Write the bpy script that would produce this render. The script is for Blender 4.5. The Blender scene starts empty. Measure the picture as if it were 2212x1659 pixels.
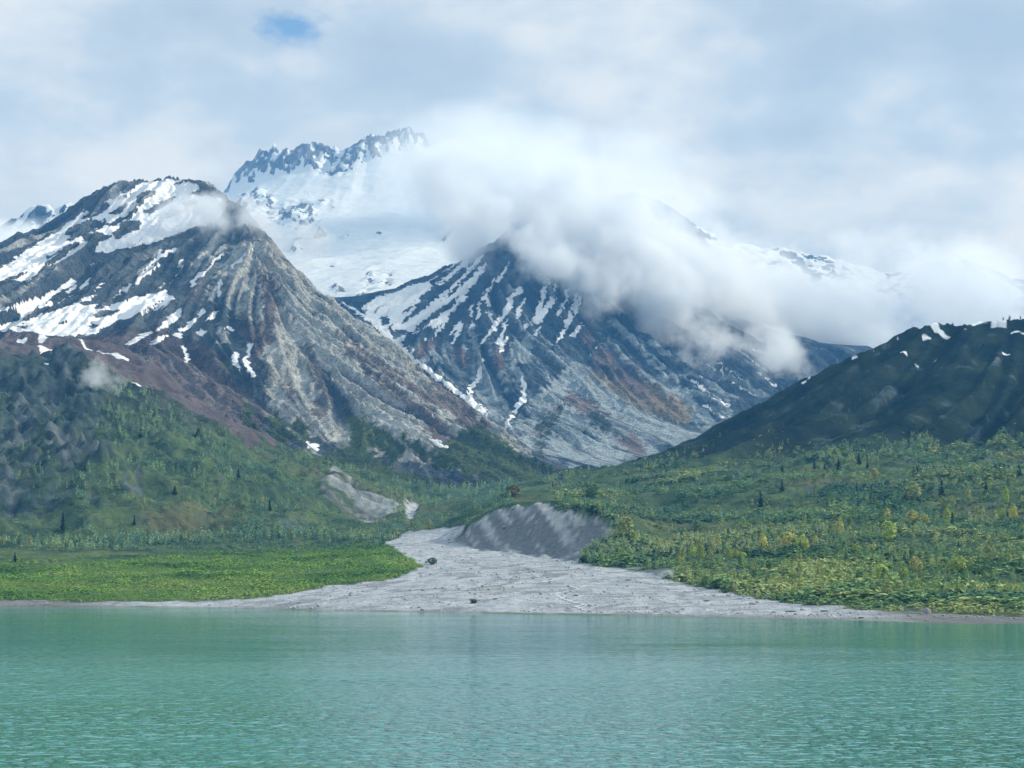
import bpy, math, random
import numpy as np
C = bpy.context.scene.collection
RNG = np.random.default_rng(7)
random.seed(7)

# ------------------------------------------------------------------ image coordinates
# Positions are image coordinates: a pixel column (px), a pixel row (py)
# and an assumed distance Y in metres give one scene point.
EYE_Z = 25.0
F2 = 1106.0 / math.tan(math.radians(15.0))
PITCH = math.atan((1207 - 829.5) / F2)
SP, CP = math.sin(PITCH), math.cos(PITCH)

def P(px, py, Y):
    dx, dz = (px - 1106.0) / F2, (829.5 - py) / F2
    t = Y / (CP - dz * SP)
    return (dx * t, Y, EYE_Z + t * (SP + dz * CP))

def G(px, py, z=0.0):
    """where the sight line meets the level z"""
    dx, dz = (px - 1106.0) / F2, (829.5 - py) / F2
    t = (z - EYE_Z) / (SP + dz * CP)
    return (dx * t, (CP - dz * SP) * t, z)

def project(x, y, z):
    z = z - EYE_Z
    d = y * CP + z * SP
    u = -y * SP + z * CP
    d = np.maximum(d, 1.0)
    return 1106.0 + F2 * x / d, 829.5 - F2 * u / d

# ------------------------------------------------------------------ numpy helpers
def smooth(a, b, x):
    t = np.clip((x - a) / (b - a), 0, 1)
    return t * t * (3 - 2 * t)

def bil(a, fx, fy):
    ny, nx = a.shape
    fx = np.clip(np.asarray(fx, np.float32), 0, nx - 1.01); fy = np.clip(np.asarray(fy, np.float32), 0, ny - 1.01)
    ix = fx.astype(np.int32); iy = fy.astype(np.int32)
    tx = fx - ix; ty = fy - iy
    f = np.ascontiguousarray(a, np.float32).ravel(); k = iy * nx + ix
    p = f[k]; q = f[k + nx]
    p = p + (f[k + 1] - p) * tx; q = q + (f[k + nx + 1] - q) * tx
    return p + (q - p) * ty

NTAB = np.random.default_rng(3).random(257 * 257).astype(np.float32).reshape(257, 257)
NTAB[256, :] = NTAB[0, :]; NTAB[:, 256] = NTAB[:, 0]
NFLAT = np.ascontiguousarray(NTAB).ravel()
def vnoise(x, y, seed=0):
    x = np.asarray(x, np.float32) + np.float32(seed * 37.31 % 256); y = np.asarray(y, np.float32) + np.float32(seed * 91.77 % 256)
    fx = np.floor(x); fy = np.floor(y)
    tx = x - fx; ty = y - fy
    k = (fy.astype(np.int32) & 255) * 257 + (fx.astype(np.int32) & 255)
    tx = tx * tx * (3 - 2 * tx); ty = ty * ty * (3 - 2 * ty)
    a = NFLAT[k]; b = NFLAT[k + 1]; c = NFLAT[k + 257]; d = NFLAT[k + 258]
    a = a + (b - a) * tx
    return a + (c + (d - c) * tx - a) * ty

def fbm(x, y, octv=5, seed=0, gain=0.5, ridged=False):
    s = 0; amp = 1.0; tot = 0
    for k in range(octv):
        n = vnoise(x, y, seed + k * 17)
        if ridged:
            n = 1 - np.abs(2 * n - 1)
        s = s + amp * n; tot += amp
        amp *= gain
        x, y = x * 1.6 + y * 1.2 + 3.1, -x * 1.2 + y * 1.6 + 7.7
    return s / tot

def blur(a, r):
    """three box blurs of radius r, edge padded"""
    r = int(r)
    if r < 1: return a
    for _ in range(3):
        for ax in (0, 1):
            pad = [(0, 0), (0, 0)]; pad[ax] = (r + 1, r)
            c = np.cumsum(np.pad(a, pad, mode='edge'), axis=ax, dtype=np.float64)
            n = a.shape[ax]
            a = ((c[2 * r + 1:2 * r + 1 + n] - c[:n]) if ax == 0 else (c[:, 2 * r + 1:2 * r + 1 + n] - c[:, :n])) / (2 * r + 1)
    return a.astype(np.float32)

class Field:
    """a heightfield held up by image-traced ridge, gully and contour lines"""
    def __init__(s, x0, x1, y0, y1, c):
        s.x0, s.y0, s.c = x0, y0, c
        s.nx = int((x1 - x0) / c) + 1; s.ny = int((y1 - y0) / c) + 1
        s.xs = x0 + c * np.arange(s.nx); s.ys = y0 + c * np.arange(s.ny)
        s.X, s.Y = np.meshgrid(s.xs.astype(np.float32), s.ys.astype(np.float32))
    def solve(s, lines, round_=2):
        pts = []
        for ln in lines:
            q = np.array(ln, float)
            for a, b in zip(q[:-1], q[1:]):
                n = max(2, int(np.hypot(*(b - a)[:2]) / (s.c * 0.6)))
                t = np.linspace(0, 1, n)[:, None]
                pts.append(a + (b - a) * t)
        pts = np.concatenate(pts)
        ix = (pts[:, 0] - s.x0) / s.c; iy = (pts[:, 1] - s.y0) / s.c
        ok = (ix > -0.4) & (ix < s.nx - 0.6) & (iy > -0.4) & (iy < s.ny - 0.6)
        ix, iy, pz = ix[ok], iy[ok], pts[ok, 2]
        lev = 6; H = None
        for L in range(lev, -1, -1):
            st = 2 ** L
            ny = (s.ny - 1) // st + 2; nx = (s.nx - 1) // st + 2
            jx = np.rint(ix / st).astype(int); jy = np.rint(iy / st).astype(int)
            sm = np.zeros((ny, nx)); ct = np.zeros((ny, nx))
            np.add.at(sm, (jy, jx), pz); np.add.at(ct, (jy, jx), 1)
            m = ct > 0; val = (sm / np.maximum(ct, 1)).astype(np.float32)
            if H is None:
                H = np.full((ny, nx), pz.mean(), np.float32); it = 600
            else:
                yy, xx = np.mgrid[0:ny, 0:nx]
                H = bil(H, xx / 2.0, yy / 2.0); it = 120 if L else 60
            for _ in range(it):
                H[m] = val[m]
                Q = np.empty((ny + 2, nx + 2), np.float32); Q[1:-1, 1:-1] = H; Q[0, 1:-1] = H[0]; Q[-1, 1:-1] = H[-1]; Q[1:-1, 0] = H[:, 0]; Q[1:-1, -1] = H[:, -1]
                H = 0.25 * (Q[:-2, 1:-1] + Q[2:, 1:-1] + Q[1:-1, :-2] + Q[1:-1, 2:])
            H[m] = val[m]
        s.H = blur(H[:s.ny, :s.nx], round_)
        return s.H
    def at(s, a, x, y):
        return bil(a, (x - s.x0) / s.c, (y - s.y0) / s.c)
    def lic(s, wave, steps=24, seed=0, pre=8):
        """noise drawn out along the fall line: gullies, screes, snow streaks. wave: metres across"""
        ds = max(1, int(wave / s.c / 5))                     # broad gullies on a coarser net
        H = blur(s.H, pre)[::ds, ::ds]; X = s.X[::ds, ::ds]; Y = s.Y[::ds, ::ds]; c = s.c * ds
        gy, gx = np.gradient(H, c)
        g = np.hypot(gx, gy) + 1e-3
        gx = gx / g; gy = gy / g
        n = vnoise(X / wave, Y / wave, seed + 5) + 0.6 * vnoise(X / wave * 2.1, Y / wave * 2.1, seed + 9)
        yy, xx = np.mgrid[0:H.shape[0], 0:H.shape[1]].astype(np.float32)
        acc = n.copy(); st = max(1.0, wave / c * 0.5)
        for sg in (1, -1):
            fx, fy = xx.copy(), yy.copy()
            for i in range(steps):
                dx_, dy_ = bil(gx, fx, fy), bil(gy, fx, fy)
                fx += sg * st * dx_; fy += sg * st * dy_
                acc += bil(n, fx, fy) * (1 - i / steps)
        acc -= acc.mean(); acc /= acc.std()
        if ds > 1:
            yy, xx = np.mgrid[0:s.ny, 0:s.nx].astype(np.float32)
            acc = bil(acc, xx / ds, yy / ds)
        return acc          # zero mean, unit deviation
    def erode(s, batches=14, per=14000, steps=60, seed=0, ke=0.35, kd=0.25, cap=5.0, where=None):
        """running water: many drops at once roll down the slope, cut gullies and drop fans"""
        r = np.random.default_rng(seed)
        H = s.H.astype(np.float32).copy(); ny, nx = H.shape; flow = np.zeros(ny * nx, np.float32)
        c = s.c
        for b in range(batches):
            x = r.uniform(2, nx - 3, per).astype(np.float32); y = r.uniform(2, ny - 3, per).astype(np.float32)
            if where is not None:
                m = bil(where, x, y) > 0.3; x, y = x[m], y[m]
            n = len(x)
            vx = np.zeros(n, np.float32); vy = np.zeros(n, np.float32); sed = np.zeros(n, np.float32); wat = np.ones(n, np.float32); sp = np.ones(n, np.float32)
            for t in range(steps):
                ix = x.astype(np.int32); iy = y.astype(np.int32); k = iy * nx + ix
                tx = x - ix; ty = y - iy
                F = H.ravel()
                a, b_, d, e = F[k], F[k + 1], F[k + nx], F[k + nx + 1]
                gx = (b_ - a) * (1 - ty) + (e - d) * ty; gy = (d - a) * (1 - tx) + (e - b_) * tx
                h0 = (a * (1 - tx) + b_ * tx) * (1 - ty) + (d * (1 - tx) + e * tx) * ty
                vx = vx * 0.25 - gx * 0.75; vy = vy * 0.25 - gy * 0.75
                l = np.sqrt(vx * vx + vy * vy) + 1e-5; vx /= l; vy /= l
                x2 = np.clip(x + vx, 2, nx - 3.01); y2 = np.clip(y + vy, 2, ny - 3.01)
                jx = x2.astype(np.int32); jy = y2.astype(np.int32); j = jy * nx + jx; ux = x2 - jx; uy = y2 - jy
                h1 = (F[j] * (1 - ux) + F[j + 1] * ux) * (1 - uy) + (F[j + nx] * (1 - ux) + F[j + nx + 1] * ux) * uy
                dh = h1 - h0
                capn = np.maximum(-dh / c, 0.02) * sp * wat * cap
                up = dh > 0
                dep = np.where(up, np.minimum(dh, sed), np.where(sed > capn, (sed - capn) * kd, 0))
                er = np.where((~up) & (sed <= capn), np.minimum((capn - sed) * ke, np.maximum(-dh, 0)), 0)
                sed += er - dep; q = dep - er
                W_ = ((1 - tx) * (1 - ty), tx * (1 - ty), (1 - tx) * ty, tx * ty)
                D = np.zeros(ny * nx, np.float64)
                for o, w_ in zip((0, 1, nx, nx + 1), W_): D += np.bincount(k + o, q * w_, ny * nx)
                H += np.clip(D, -1.2, 1.2).reshape(ny, nx).astype(np.float32)
                flow += np.bincount(k, wat, ny * nx).astype(np.float32)
                sp = np.sqrt(np.clip(sp * sp - dh * 0.5, 0.1, 36)); wat *= 0.985
                x, y = x2, y2
        s.flow = np.log1p(blur(flow.reshape(ny, nx), 1))
        dH = H - s.H
        s.H = s.H + np.clip(blur(dH, 1) * 0.5 + dH * 0.5, -40, 25)
        return s
    def mesh(s, name, attrs, mat, lim=0.30, cut=None, step=1):
        H = s.H[::step, ::step]; X = s.X[::step, ::step]; Y = s.Y[::step, ::step]
        ny, nx = H.shape
        keep = np.abs(X) < lim * Y + 40
        if cut is not None: keep &= cut[::step, ::step]
        idx = np.arange(ny * nx).reshape(ny, nx)
        q = np.stack([idx[:-1, :-1], idx[:-1, 1:], idx[1:, 1:], idx[1:, :-1]], -1)
        k = keep[:-1, :-1] & keep[:-1, 1:] & keep[1:, 1:] & keep[1:, :-1]
        q = q[k].reshape(-1, 4)
        used, inv = np.unique(q, return_inverse=True)
        q = inv.reshape(-1, 4)
        co = np.stack([X.ravel()[used], Y.ravel()[used], H.ravel()[used]], -1)
        me = quad_mesh(name, co, q)
        for an, a in attrs.items():
            if a.ndim == 2:
                at = me.attributes.new(an, 'FLOAT', 'POINT')
                at.data.foreach_set('value', a[::step, ::step].ravel()[used].astype(np.float32))
            else:
                at = me.attributes.new(an, 'FLOAT_COLOR', 'POINT')
                v = a[::step, ::step].reshape(-1, a.shape[-1])[used]
                if v.shape[1] == 3: v = np.concatenate([v, np.ones((len(v), 1))], 1)
                at.data.foreach_set('color', v.astype(np.float32).ravel())
        me.materials.append(mat)
        o = bpy.data.objects.new(name, me); C.objects.link(o)
        return o

def quad_mesh(name, co, q, smooth_=True):
    me = bpy.data.meshes.new(name)
    co = np.ascontiguousarray(co, np.float32); q = np.ascontiguousarray(q, np.int32)
    n, m = len(q), q.shape[1]
    me.vertices.add(len(co)); me.vertices.foreach_set('co', co.ravel())
    me.loops.add(n * m); me.loops.foreach_set('vertex_index', q.ravel())
    me.polygons.add(n); me.polygons.foreach_set('loop_start', np.arange(0, n * m, m, dtype=np.int32))
    me.polygons.foreach_set('loop_total', np.full(n, m, np.int32))
    me.polygons.foreach_set('use_smooth', np.full(n, smooth_, bool))
    me.update(calc_edges=True)
    return me

# ------------------------------------------------------------------ mask sheets in image pixels, projected from the camera onto the land
SW, SH = 2212, 1659
class Sheet:
    """traced outlines of snow, scree and scrub patches, projected later from the camera onto the ground"""
    def __init__(s): s.a = np.zeros((SH, SW), np.float32)
    def poly(s, pts, v=1.0, soft=0):
        p = np.array(pts, float)
        x0, y0 = np.maximum(np.floor(p.min(0)).astype(int), 0); x1 = min(int(p[:, 0].max()) + 2, SW); y1 = min(int(p[:, 1].max()) + 2, SH)
        if x1 <= x0 or y1 <= y0: return s
        yy, xx = np.mgrid[y0:y1, x0:x1]
        ins = np.zeros(yy.shape, bool)
        for (ax, ay), (bx, by) in zip(p, np.roll(p, -1, 0)):
            if ay == by: continue
            c = ((ay > yy) != (by > yy)) & (xx < (bx - ax) * (yy - ay) / (by - ay) + ax)
            ins ^= c
        if v > 0: s.a[y0:y1, x0:x1] = np.where(ins, np.maximum(s.a[y0:y1, x0:x1], v), s.a[y0:y1, x0:x1])
        else: s.a[y0:y1, x0:x1] = np.where(ins, 0, s.a[y0:y1, x0:x1])
        return s
    def stroke(s, pts, w0, w1=None, v=1.0, erase=False):
        """a streak through pts, half width w0 at its head and w1 at its foot"""
        p = np.array(pts, float); w1 = w0 if w1 is None else w1
        wm = max(w0, w1) + 3
        L = np.r_[0, np.cumsum(np.hypot(*(p[1:] - p[:-1]).T))]
        for i in range(len(p) - 1):
            a, b = p[i], p[i + 1]
            x0 = int(max(min(a[0], b[0]) - wm, 0)); x1 = int(min(max(a[0], b[0]) + wm + 1, SW))
            y0 = int(max(min(a[1], b[1]) - wm, 0)); y1 = int(min(max(a[1], b[1]) + wm + 1, SH))
            if x1 <= x0 or y1 <= y0: continue
            yy, xx = np.mgrid[y0:y1, x0:x1]
            d = b - a; t = np.clip(((xx - a[0]) * d[0] + (yy - a[1]) * d[1]) / max(d @ d, 1e-6), 0, 1)
            r = np.hypot(xx - a[0] - t * d[0], yy - a[1] - t * d[1])
            f = (L[i] + t * (L[i + 1] - L[i])) / max(L[-1], 1e-6)
            w = w0 + (w1 - w0) * f
            val = v * np.clip(w - r + 1.0, 0, 1)
            reg = s.a[y0:y1, x0:x1]
            s.a[y0:y1, x0:x1] = reg * (1 - np.clip(val, 0, 1)) if erase else np.maximum(reg, val)
        return s
    def read(s, f, r=2, warp=3.0):
        b = blur(s.a, r) if r else s.a
        u, v = project(f.X, f.Y, f.H)
        if warp:       # ragged edges
            if not hasattr(f, 'wx'):
                q = 11.0 * f.c / 3
                f.wx = fbm(f.X / q, f.H / q + f.Y / q * 0.5, 4, 91) - 0.5; f.wy = fbm(f.X / q, f.H / q + f.Y / q * 0.5, 4, 95) - 0.5
            u = u + f.wx * warp * 6; v = v + f.wy * warp * 4
        return bil(b, u, v)
# ------------------------------------------------------------------ the lie of the land
def L(*pts): return [P(*p) for p in pts]
def W(*pts): return [tuple(p) for p in pts]

# left mountain
M1 = Field(-1330, 330, 2480, 5300, 3.0)
M1.solve([
    L((-150,640,4300),(0,562,4250),(60,515,4250),(130,470,4250),(200,425,4250),(240,408,4250),(300,398,4280),(370,393,4300),(440,403,4250),(480,425,4150),(520,458,4050),(560,492,3960),(600,535,3870),(640,585,3800),(680,622,3740),(720,658,3710),(760,692,3680),(830,741,3640),(900,794,3590),(960,842,3540),(1030,898,3440),(1080,940,3340),(1120,975,3270),(1160,1003,3210),(1200,1018,3150)),
    L((540,475,4000),(572,540,3760),(600,620,3570),(622,700,3430),(648,790,3270),(690,880,3110),(740,960,2960),(800,1020,2830),(860,1062,2700)),
    L((-150,740,3320),(0,733,3320),(150,724,3300),(260,737,3220),(330,750,3160),(400,770,3140),(470,790,3180),(520,800,3200)),
    L((-150,800,2950),(100,810,2950),(300,850,2900),(400,880,2880),(520,945,2820),(620,990,2760),(700,1040,2690),(800,1076,2640),(900,1086,2600),(1000,1076,2680),(1060,1052,2780),(1130,1033,2900),(1200,1022,3060)),
    L((520,790,3200),(545,850,3090),(590,910,2960),(635,965,2850),(690,1020,2740)),
    L((660,640,3690),(760,760,3440),(880,880,3200),(980,970,2990),(1080,1030,2860)),
    L((620,640,3540),(700,780,3290),(790,900,3060),(900,990,2870),(1000,1050,2740)),
    W((-1330,5300,500),(330,5300,250)), W((-1330,2480,150),(330,2480,40)), W((330,2480,40),(330,5300,100)),
    [P(700,700,4300)[:2]+(330,), P(900,850,4100)[:2]+(200,), P(1100,960,3800)[:2]+(150,)],
])
# middle mountain, its head in the cloud
M2 = Field(-520, 1000, 3150, 6150, 3.0)
M2.solve([
    L((700,660,5000),(800,683,4900),(835,690,4850),(860,672,4900),(900,642,5030),(950,602,5150),(1000,570,5250),(1045,540,5320),(1120,480,5420),(1200,425,5480),(1320,470,5460),(1420,560,5350),(1500,648,5220),(1560,718,5080),(1620,772,4960),(1700,842,4820),(1800,910,4700)),
    L((800,690,4800),(835,712,4680),(894,765,4420),(940,806,4250),(986,845,4120),(1043,893,3980),(1098,920,3830),(1130,962,3640),(1180,1000,3440),(1250,1026,3260)),
    L((1200,425,5480),(1250,560,5160),(1258,640,4960),(1268,735,4720),(1260,776,4600),(1236,806,4480),(1226,837,4380)),
    L((1226,837,4380),(1180,870,4200),(1138,901,4020),(1104,917,3880)),
    L((1226,837,4380),(1245,875,4240),(1300,925,4040),(1380,985,3800)),
    L((1250,918,3960),(1215,960,3820),(1175,1000,3640)),
    L((1250,918,3960),(1290,960,3830),(1330,1000,3660)),
    L((1045,540,5320),(985,700,4680),(1000,800,4400),(1005,850,4240)),
    L((1120,560,5180),(1062,680,4740),(1040,779,4440),(1013,850,4220),(1043,893,4010)),
    L((1190,600,5060),(1100,700,4720),(1082,800,4420),(1095,900,4030)),
    L((1185,640,4940),(1112,721,4640),(1131,823,4320),(1135,860,4190),(1098,918,3900)),
    L((1262,775,4600),(1310,830,4440),(1390,890,4290),(1470,925,4220),(1560,945,4220)),
    L((1230,1026,3420),(1330,1016,3500),(1440,1004,3620),(1550,985,3800),(1700,940,4050),(1850,920,4250)),
    L((1560,715,5080),(1600,830,4650),(1640,900,4350)),
    W((-520,6150,500),(1000,6150,500)), W((-520,3150,60),(1000,3150,60)),
    [P(800,800,4300)[:2]+(250,), P(960,880,3900)[:2]+(180,), P(1060,960,3560)[:2]+(130,)],
])
# snow basin and high ridge behind
M3 = Field(-2500, 1200, 4700, 9900, 8.0)
CR3 = [(250,560),(330,510),(420,480),(470,440),(500,392),(520,360),(560,332),(580,317),(610,319),(640,316),(670,317),(700,304),(740,317),(765,323),(800,306),(830,301),(860,299),(890,284),(920,302),(960,335),(1050,400),(1150,440),(1300,470),(1450,500)]
M3.solve([
    L(*[(a,b,9000) for a,b in CR3]),
    L((500,392,9000),(530,440,8500),(580,470,8100),(650,485,7800),(690,515,7500),(700,560,7000)),
    L((560,480,8050),(560,540,7300),(610,580,6700),(680,630,6000),(760,672,5400),(830,695,4990),(880,690,4960)),
    L((830,480,7800),(830,560,6700),(830,640,5600),(830,690,5000)),
    L((1000,420,8700),(1000,520,7300),(960,600,6000),(900,655,5300)),
    L((480,520,7700),(460,600,6600)),
    L((1150,440,8900),(1200,520,7200),(1220,600,6000)), L((1450,500,9000),(1480,600,8000),(1480,760,6500),(1450,850,5300)),
    W((-2500,9900,1200),(600,9900,1200),(1200,9900,700)), W((-2500,4700,500),(100,4700,500),(400,4700,250),(1200,4700,120)), W((1200,4700,120),(1200,7500,300),(1200,9900,700)),
    W((-2500,9000,1300),(-1900,9000,1350)),
])
# small rocky tops at the far left
M6 = Field(-2300, -1000, 5600, 7300, 6.0)
M6.solve([
    L(*[(a,b,6500) for a,b in [(-250,600),(-60,520),(0,498),(25,474),(60,450),(95,443),(130,447),(175,441),(215,452),(260,480),(340,560)]]),
    W((-2300,5600,600),(-1000,5600,400)), W((-2300,7300,600),(-1000,7300,600)),
])
# far tops on the right, mostly in cloud
M4 = Field(300, 3000, 6700, 9700, 10.0)
M4.solve([
    L(*[(a,b,8600) for a,b in [(1250,440),(1380,400),(1450,440),(1480,462),(1510,492),(1560,519),(1620,538),(1690,534),(1760,548),(1900,585),(1960,590),(2000,572),(2060,560),(2110,564),(2150,582),(2190,598),(2212,618),(2300,590),(2450,620)]]),
    W((300,6700,500),(3000,6700,500)), W((300,9700,900),(3000,9700,900)),
])
M5 = Field(500, 1900, 5000, 6700, 6.0)
M5.solve([
    L((1420,600,6300),(1560,660,6250),(1660,765,6150),(1720,795,6100),(1780,788,6200),(1840,785,6300),(1950,765,6350),(2200,720,6400)),
    L((1660,765,6150),(1750,840,5800),(1800,890,5500)), L((1720,795,6100),(1780,860,5750)),
    L((1560,660,6250),(1640,780,5800),(1720,870,5400)),
    L((1840,785,6300),(1830,820,5950),(1850,860,5600)),
    W((500,5000,330),(1900,5000,330)), W((500,6700,700),(1900,6700,700)),
])

# valley floor, gravel fan, both wooded hills and the bluff
FL = Field(-1120, 1120, 560, 3460, 3.0)
SHORE = [G(a,b) for a,b in [(-500,1309),(-200,1310),(0,1310),(300,1311),(600,1316),(900,1322),(1100,1326),(1300,1329),(1500,1332),(1800,1339),(2000,1347),(2100,1352),(2212,1356),(2400,1364),(2700,1376)]]
FL.solve([
    SHORE,
    [(x, y - 45, -3.5) for x, y, z in SHORE], [(x, y - 140, -9) for x, y, z in SHORE], W((-1120,560,-12),(1120,560,-12)),
    # fan
    L((600,1296,1010),(900,1292,950),(1100,1284,990),(1300,1274,1020),(1500,1300,930)),
    L((700,1262,1130),(900,1248,1150),(1050,1236,1180),(1200,1240,1150),(1350,1250,1110)),
    L((880,1196,1440),(960,1186,1500),(1000,1180,1540)),
    L((860,1163,1780),(900,1152,1900),(960,1143,2050)),
    L((870,1120,2230),(905,1095,2400),(1000,1078,2520),(1100,1052,2720),(1180,1032,2960),(1240,1020,3200)),
    # meadow
    L((-400,1292,1060),(0,1291,1056),(400,1288,1070)),
    L((-400,1240,1260),(0,1240,1260),(400,1232,1290),(700,1226,1300)),
    L((-400,1200,1470),(0,1200,1480),(400,1192,1560),(750,1182,1620)),
    L((-400,1166,1640),(0,1165,1650),(150,1170,1690),(300,1165,1760),(500,1151,1920),(650,1141,2050),(790,1128,2160),(870,1115,2220)),
    # wooded hill on the left
    L((-300,742,2760),(0,742,2750),(85,741,2750),(160,743,2740),(237,747,2730),(288,763,2720),(339,801,2700),(406,848,2660),(455,885,2620),(520,932,2560),(580,955,2500),(640,977,2440),(700,1003,2390),(760,1037,2340),(810,1062,2300),(850,1088,2260),(880,1106,2240)),
    L((-200,780,2420),(0,774,2420),(51,767,2420),(115,777,2420),(163,773,2420),(190,792,2405),(240,830,2395),(330,870,2370),(420,905,2370),(480,935,2380)),
    L((-200,900,2170),(0,900,2170),(100,920,2160),(200,900,2190),(300,925,2190)),
    L((-200,1000,1960),(0,1000,1960),(200,1012,1960),(350,1012,1985),(500,1040,2010),(640,1060,2080)),
    L((-200,1090,1800),(0,1090,1800),(200,1095,1810),(400,1100,1850),(560,1100,1930),(690,1100,2060)),
    # wooded hill on the right
    L((1330,1222,1290),(1400,1238,1190),(1500,1262,1085),(1600,1281,1005),(1750,1306,905),(2000,1326,835),(2212,1334,805),(2500,1345,770)),
    L((1290,1215,1345),(1345,1206,1330),(1400,1212,1270),(1450,1226,1200),(1500,1245,1130)),
    L((1380,1180,1440),(1500,1195,1350),(1700,1215,1230),(2000,1255,1070),(2212,1268,1015),(2500,1280,990)),
    L((1350,1112,1690),(1600,1120,1560),(1900,1150,1380),(2212,1160,1330),(2500,1165,1310)),
    L((1250,1056,2080),(1500,1040,1900),(1800,1030,1750),(2212,1020,1650),(2500,1010,1620)),
    L((1300,1022,2600),(1440,995,2400),(1600,982,2150),(1800,985,1980),(2212,985,1880),(2500,980,1850)),
    L((1200,1024,2960),(1240,1019,2930),(1330,1009,2800),(1440,986,2660),(1500,951,2600),(1600,891,2550),(1700,836,2500),(1760,812,2480),(1800,791,2480),(1840,768,2470),(1870,753,2460),(1910,742,2450),(1950,721,2440),(2000,706,2430),(2100,691,2420),(2212,684,2400),(2500,665,2380)),
    # bluff
    L((958,1171,1655),(1050,1186,1560),(1150,1196,1500),(1220,1208,1435),(1290,1216,1345)),
    L((975,1163,1660),(1000,1142,1668),(1050,1101,1650),(1085,1079,1640),(1130,1077,1610),(1180,1079,1575),(1230,1091,1535),(1290,1112,1490),(1325,1127,1445),(1345,1160,1400)),
    L((985,1150,1700),(1040,1100,1720),(1100,1066,1800),(1200,1064,1790),(1300,1085,1700)),
    L((1000,1105,2080),(1060,1078,2140),(1130,1058,2230)),
    # far side of the hills
    W((-1120,3460,60),(1120,3460,60)), W((-1120,3120,150),(-700,3080,160),(-430,2900,110),(-250,2700,80)), W((300,3050,110),(1120,2800,180)),
])
# ---- relief: gullies along the fall line plus broken rock
for f, amp, wv, sd in ((M1, 1.0, 60, 1), (M2, 1.0, 70, 2)):
    big, med, fine = f.lic(wv, 26, sd), f.lic(wv * 0.42, 30, sd + 30), f.lic(wv * 0.17, 34, sd + 60)
    f.big, f.med, f.fine = big, med, fine
    gy, gx = np.gradient(f.H, f.c); f.slope = np.hypot(gx, gy)
    k = smooth(0.12, 0.5, f.slope)
    rock = fbm(f.X / 90, f.Y / 90, 6, sd + 3, 0.55, True) - 0.6
    f.rock = rock
    f.H0 = f.H.copy()
    f.H = f.H + k * ((16 if f is M1 else 21) * np.tanh(big) - 9 * np.abs(med) + 5 * np.tanh(med) + 3.0 * fine + 34 * rock)
    f.erode(seed=sd, where=k, batches=18, ke=0.5, cap=7.0)
for f, wv, sd, r in ((M3, 130, 11, 60), (M6, 90, 12, 60), (M4, 120, 13, 80), (M5, 70, 14, 25)):
    f.big, f.med = f.lic(wv, 22, sd), f.lic(wv * 0.4, 24, sd + 30)
    f.rock = fbm(f.X / (r * 4), f.Y / (r * 4), 6, sd, 0.55, True) - 0.6
    gy, gx = np.gradient(f.H, f.c); f.slope = np.hypot(gx, gy)
    f.H0 = f.H.copy()
# ------------------------------------------------------------------ what covers the ground
def zoomer(ox, oy): return lambda *p: [((ox + x / 1.7015) / 1.7361, (oy + y / 1.7015) / 1.7361) for x, y in p]
A1, A2, A3, A4, A5, A6, A7 = [zoomer(*o) for o in ((0,600),(800,400),(1300,900),(2540,700),(0,1300),(1300,1500),(2540,1500))]
K = 0.34
def strokes(sheet, conv, rows):
    for w0, w1, *pts in rows: sheet.stroke(conv(*pts), w0 * K, w1 * K)
def mixc(a, b, t): return a + (b - a) * t[..., None]
def col(r, g, b): return np.array([r, g, b], float)

# --- left mountain
s = Sheet()
s.poly(A1((520,330),(680,260),(800,200),(900,150),(1080,120),(1260,150),(1340,230),(1430,245),(1400,300),(1440,330),(1380,400),(1200,440),(960,540),(900,530),(800,560),(680,590),(600,585),(640,520),(720,480),(560,465),(470,475),(330,590),(240,640),(100,700),(0,740),(0,690),(150,590),(330,480),(440,390)))
for h in (((500,385),(590,300),(700,270),(690,310),(620,350)),((410,490),(440,430),(560,380),(640,390),(690,360),(650,430),(560,460),(480,480)),((690,350),(760,300),(810,270),(800,310),(740,350)),((850,270),(900,210),(950,190),(1000,210),(930,250),(900,290)),((910,340),(970,290),(1090,240),(1130,225),(1060,290),(960,350)),((650,410),(760,380),(870,300),(900,310),(820,380),(720,420)),((715,470),(800,400),(900,380),(880,440),(780,490),(720,500)),((1040,350),(1090,310),(1170,330),(1080,370)),((1210,215),(1320,165),(1380,200),(1300,230)),((1150,270),(1260,255),(1270,290),(1180,300)),((600,540),(680,460),(600,455),(500,500),(460,560)),((680,225),(750,195),(740,215)),((1080,145),(1150,140),(1200,160),(1120,160)),((700,250),(850,205),(790,240))):
    s.poly(A1(*h), v=-1)
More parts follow.
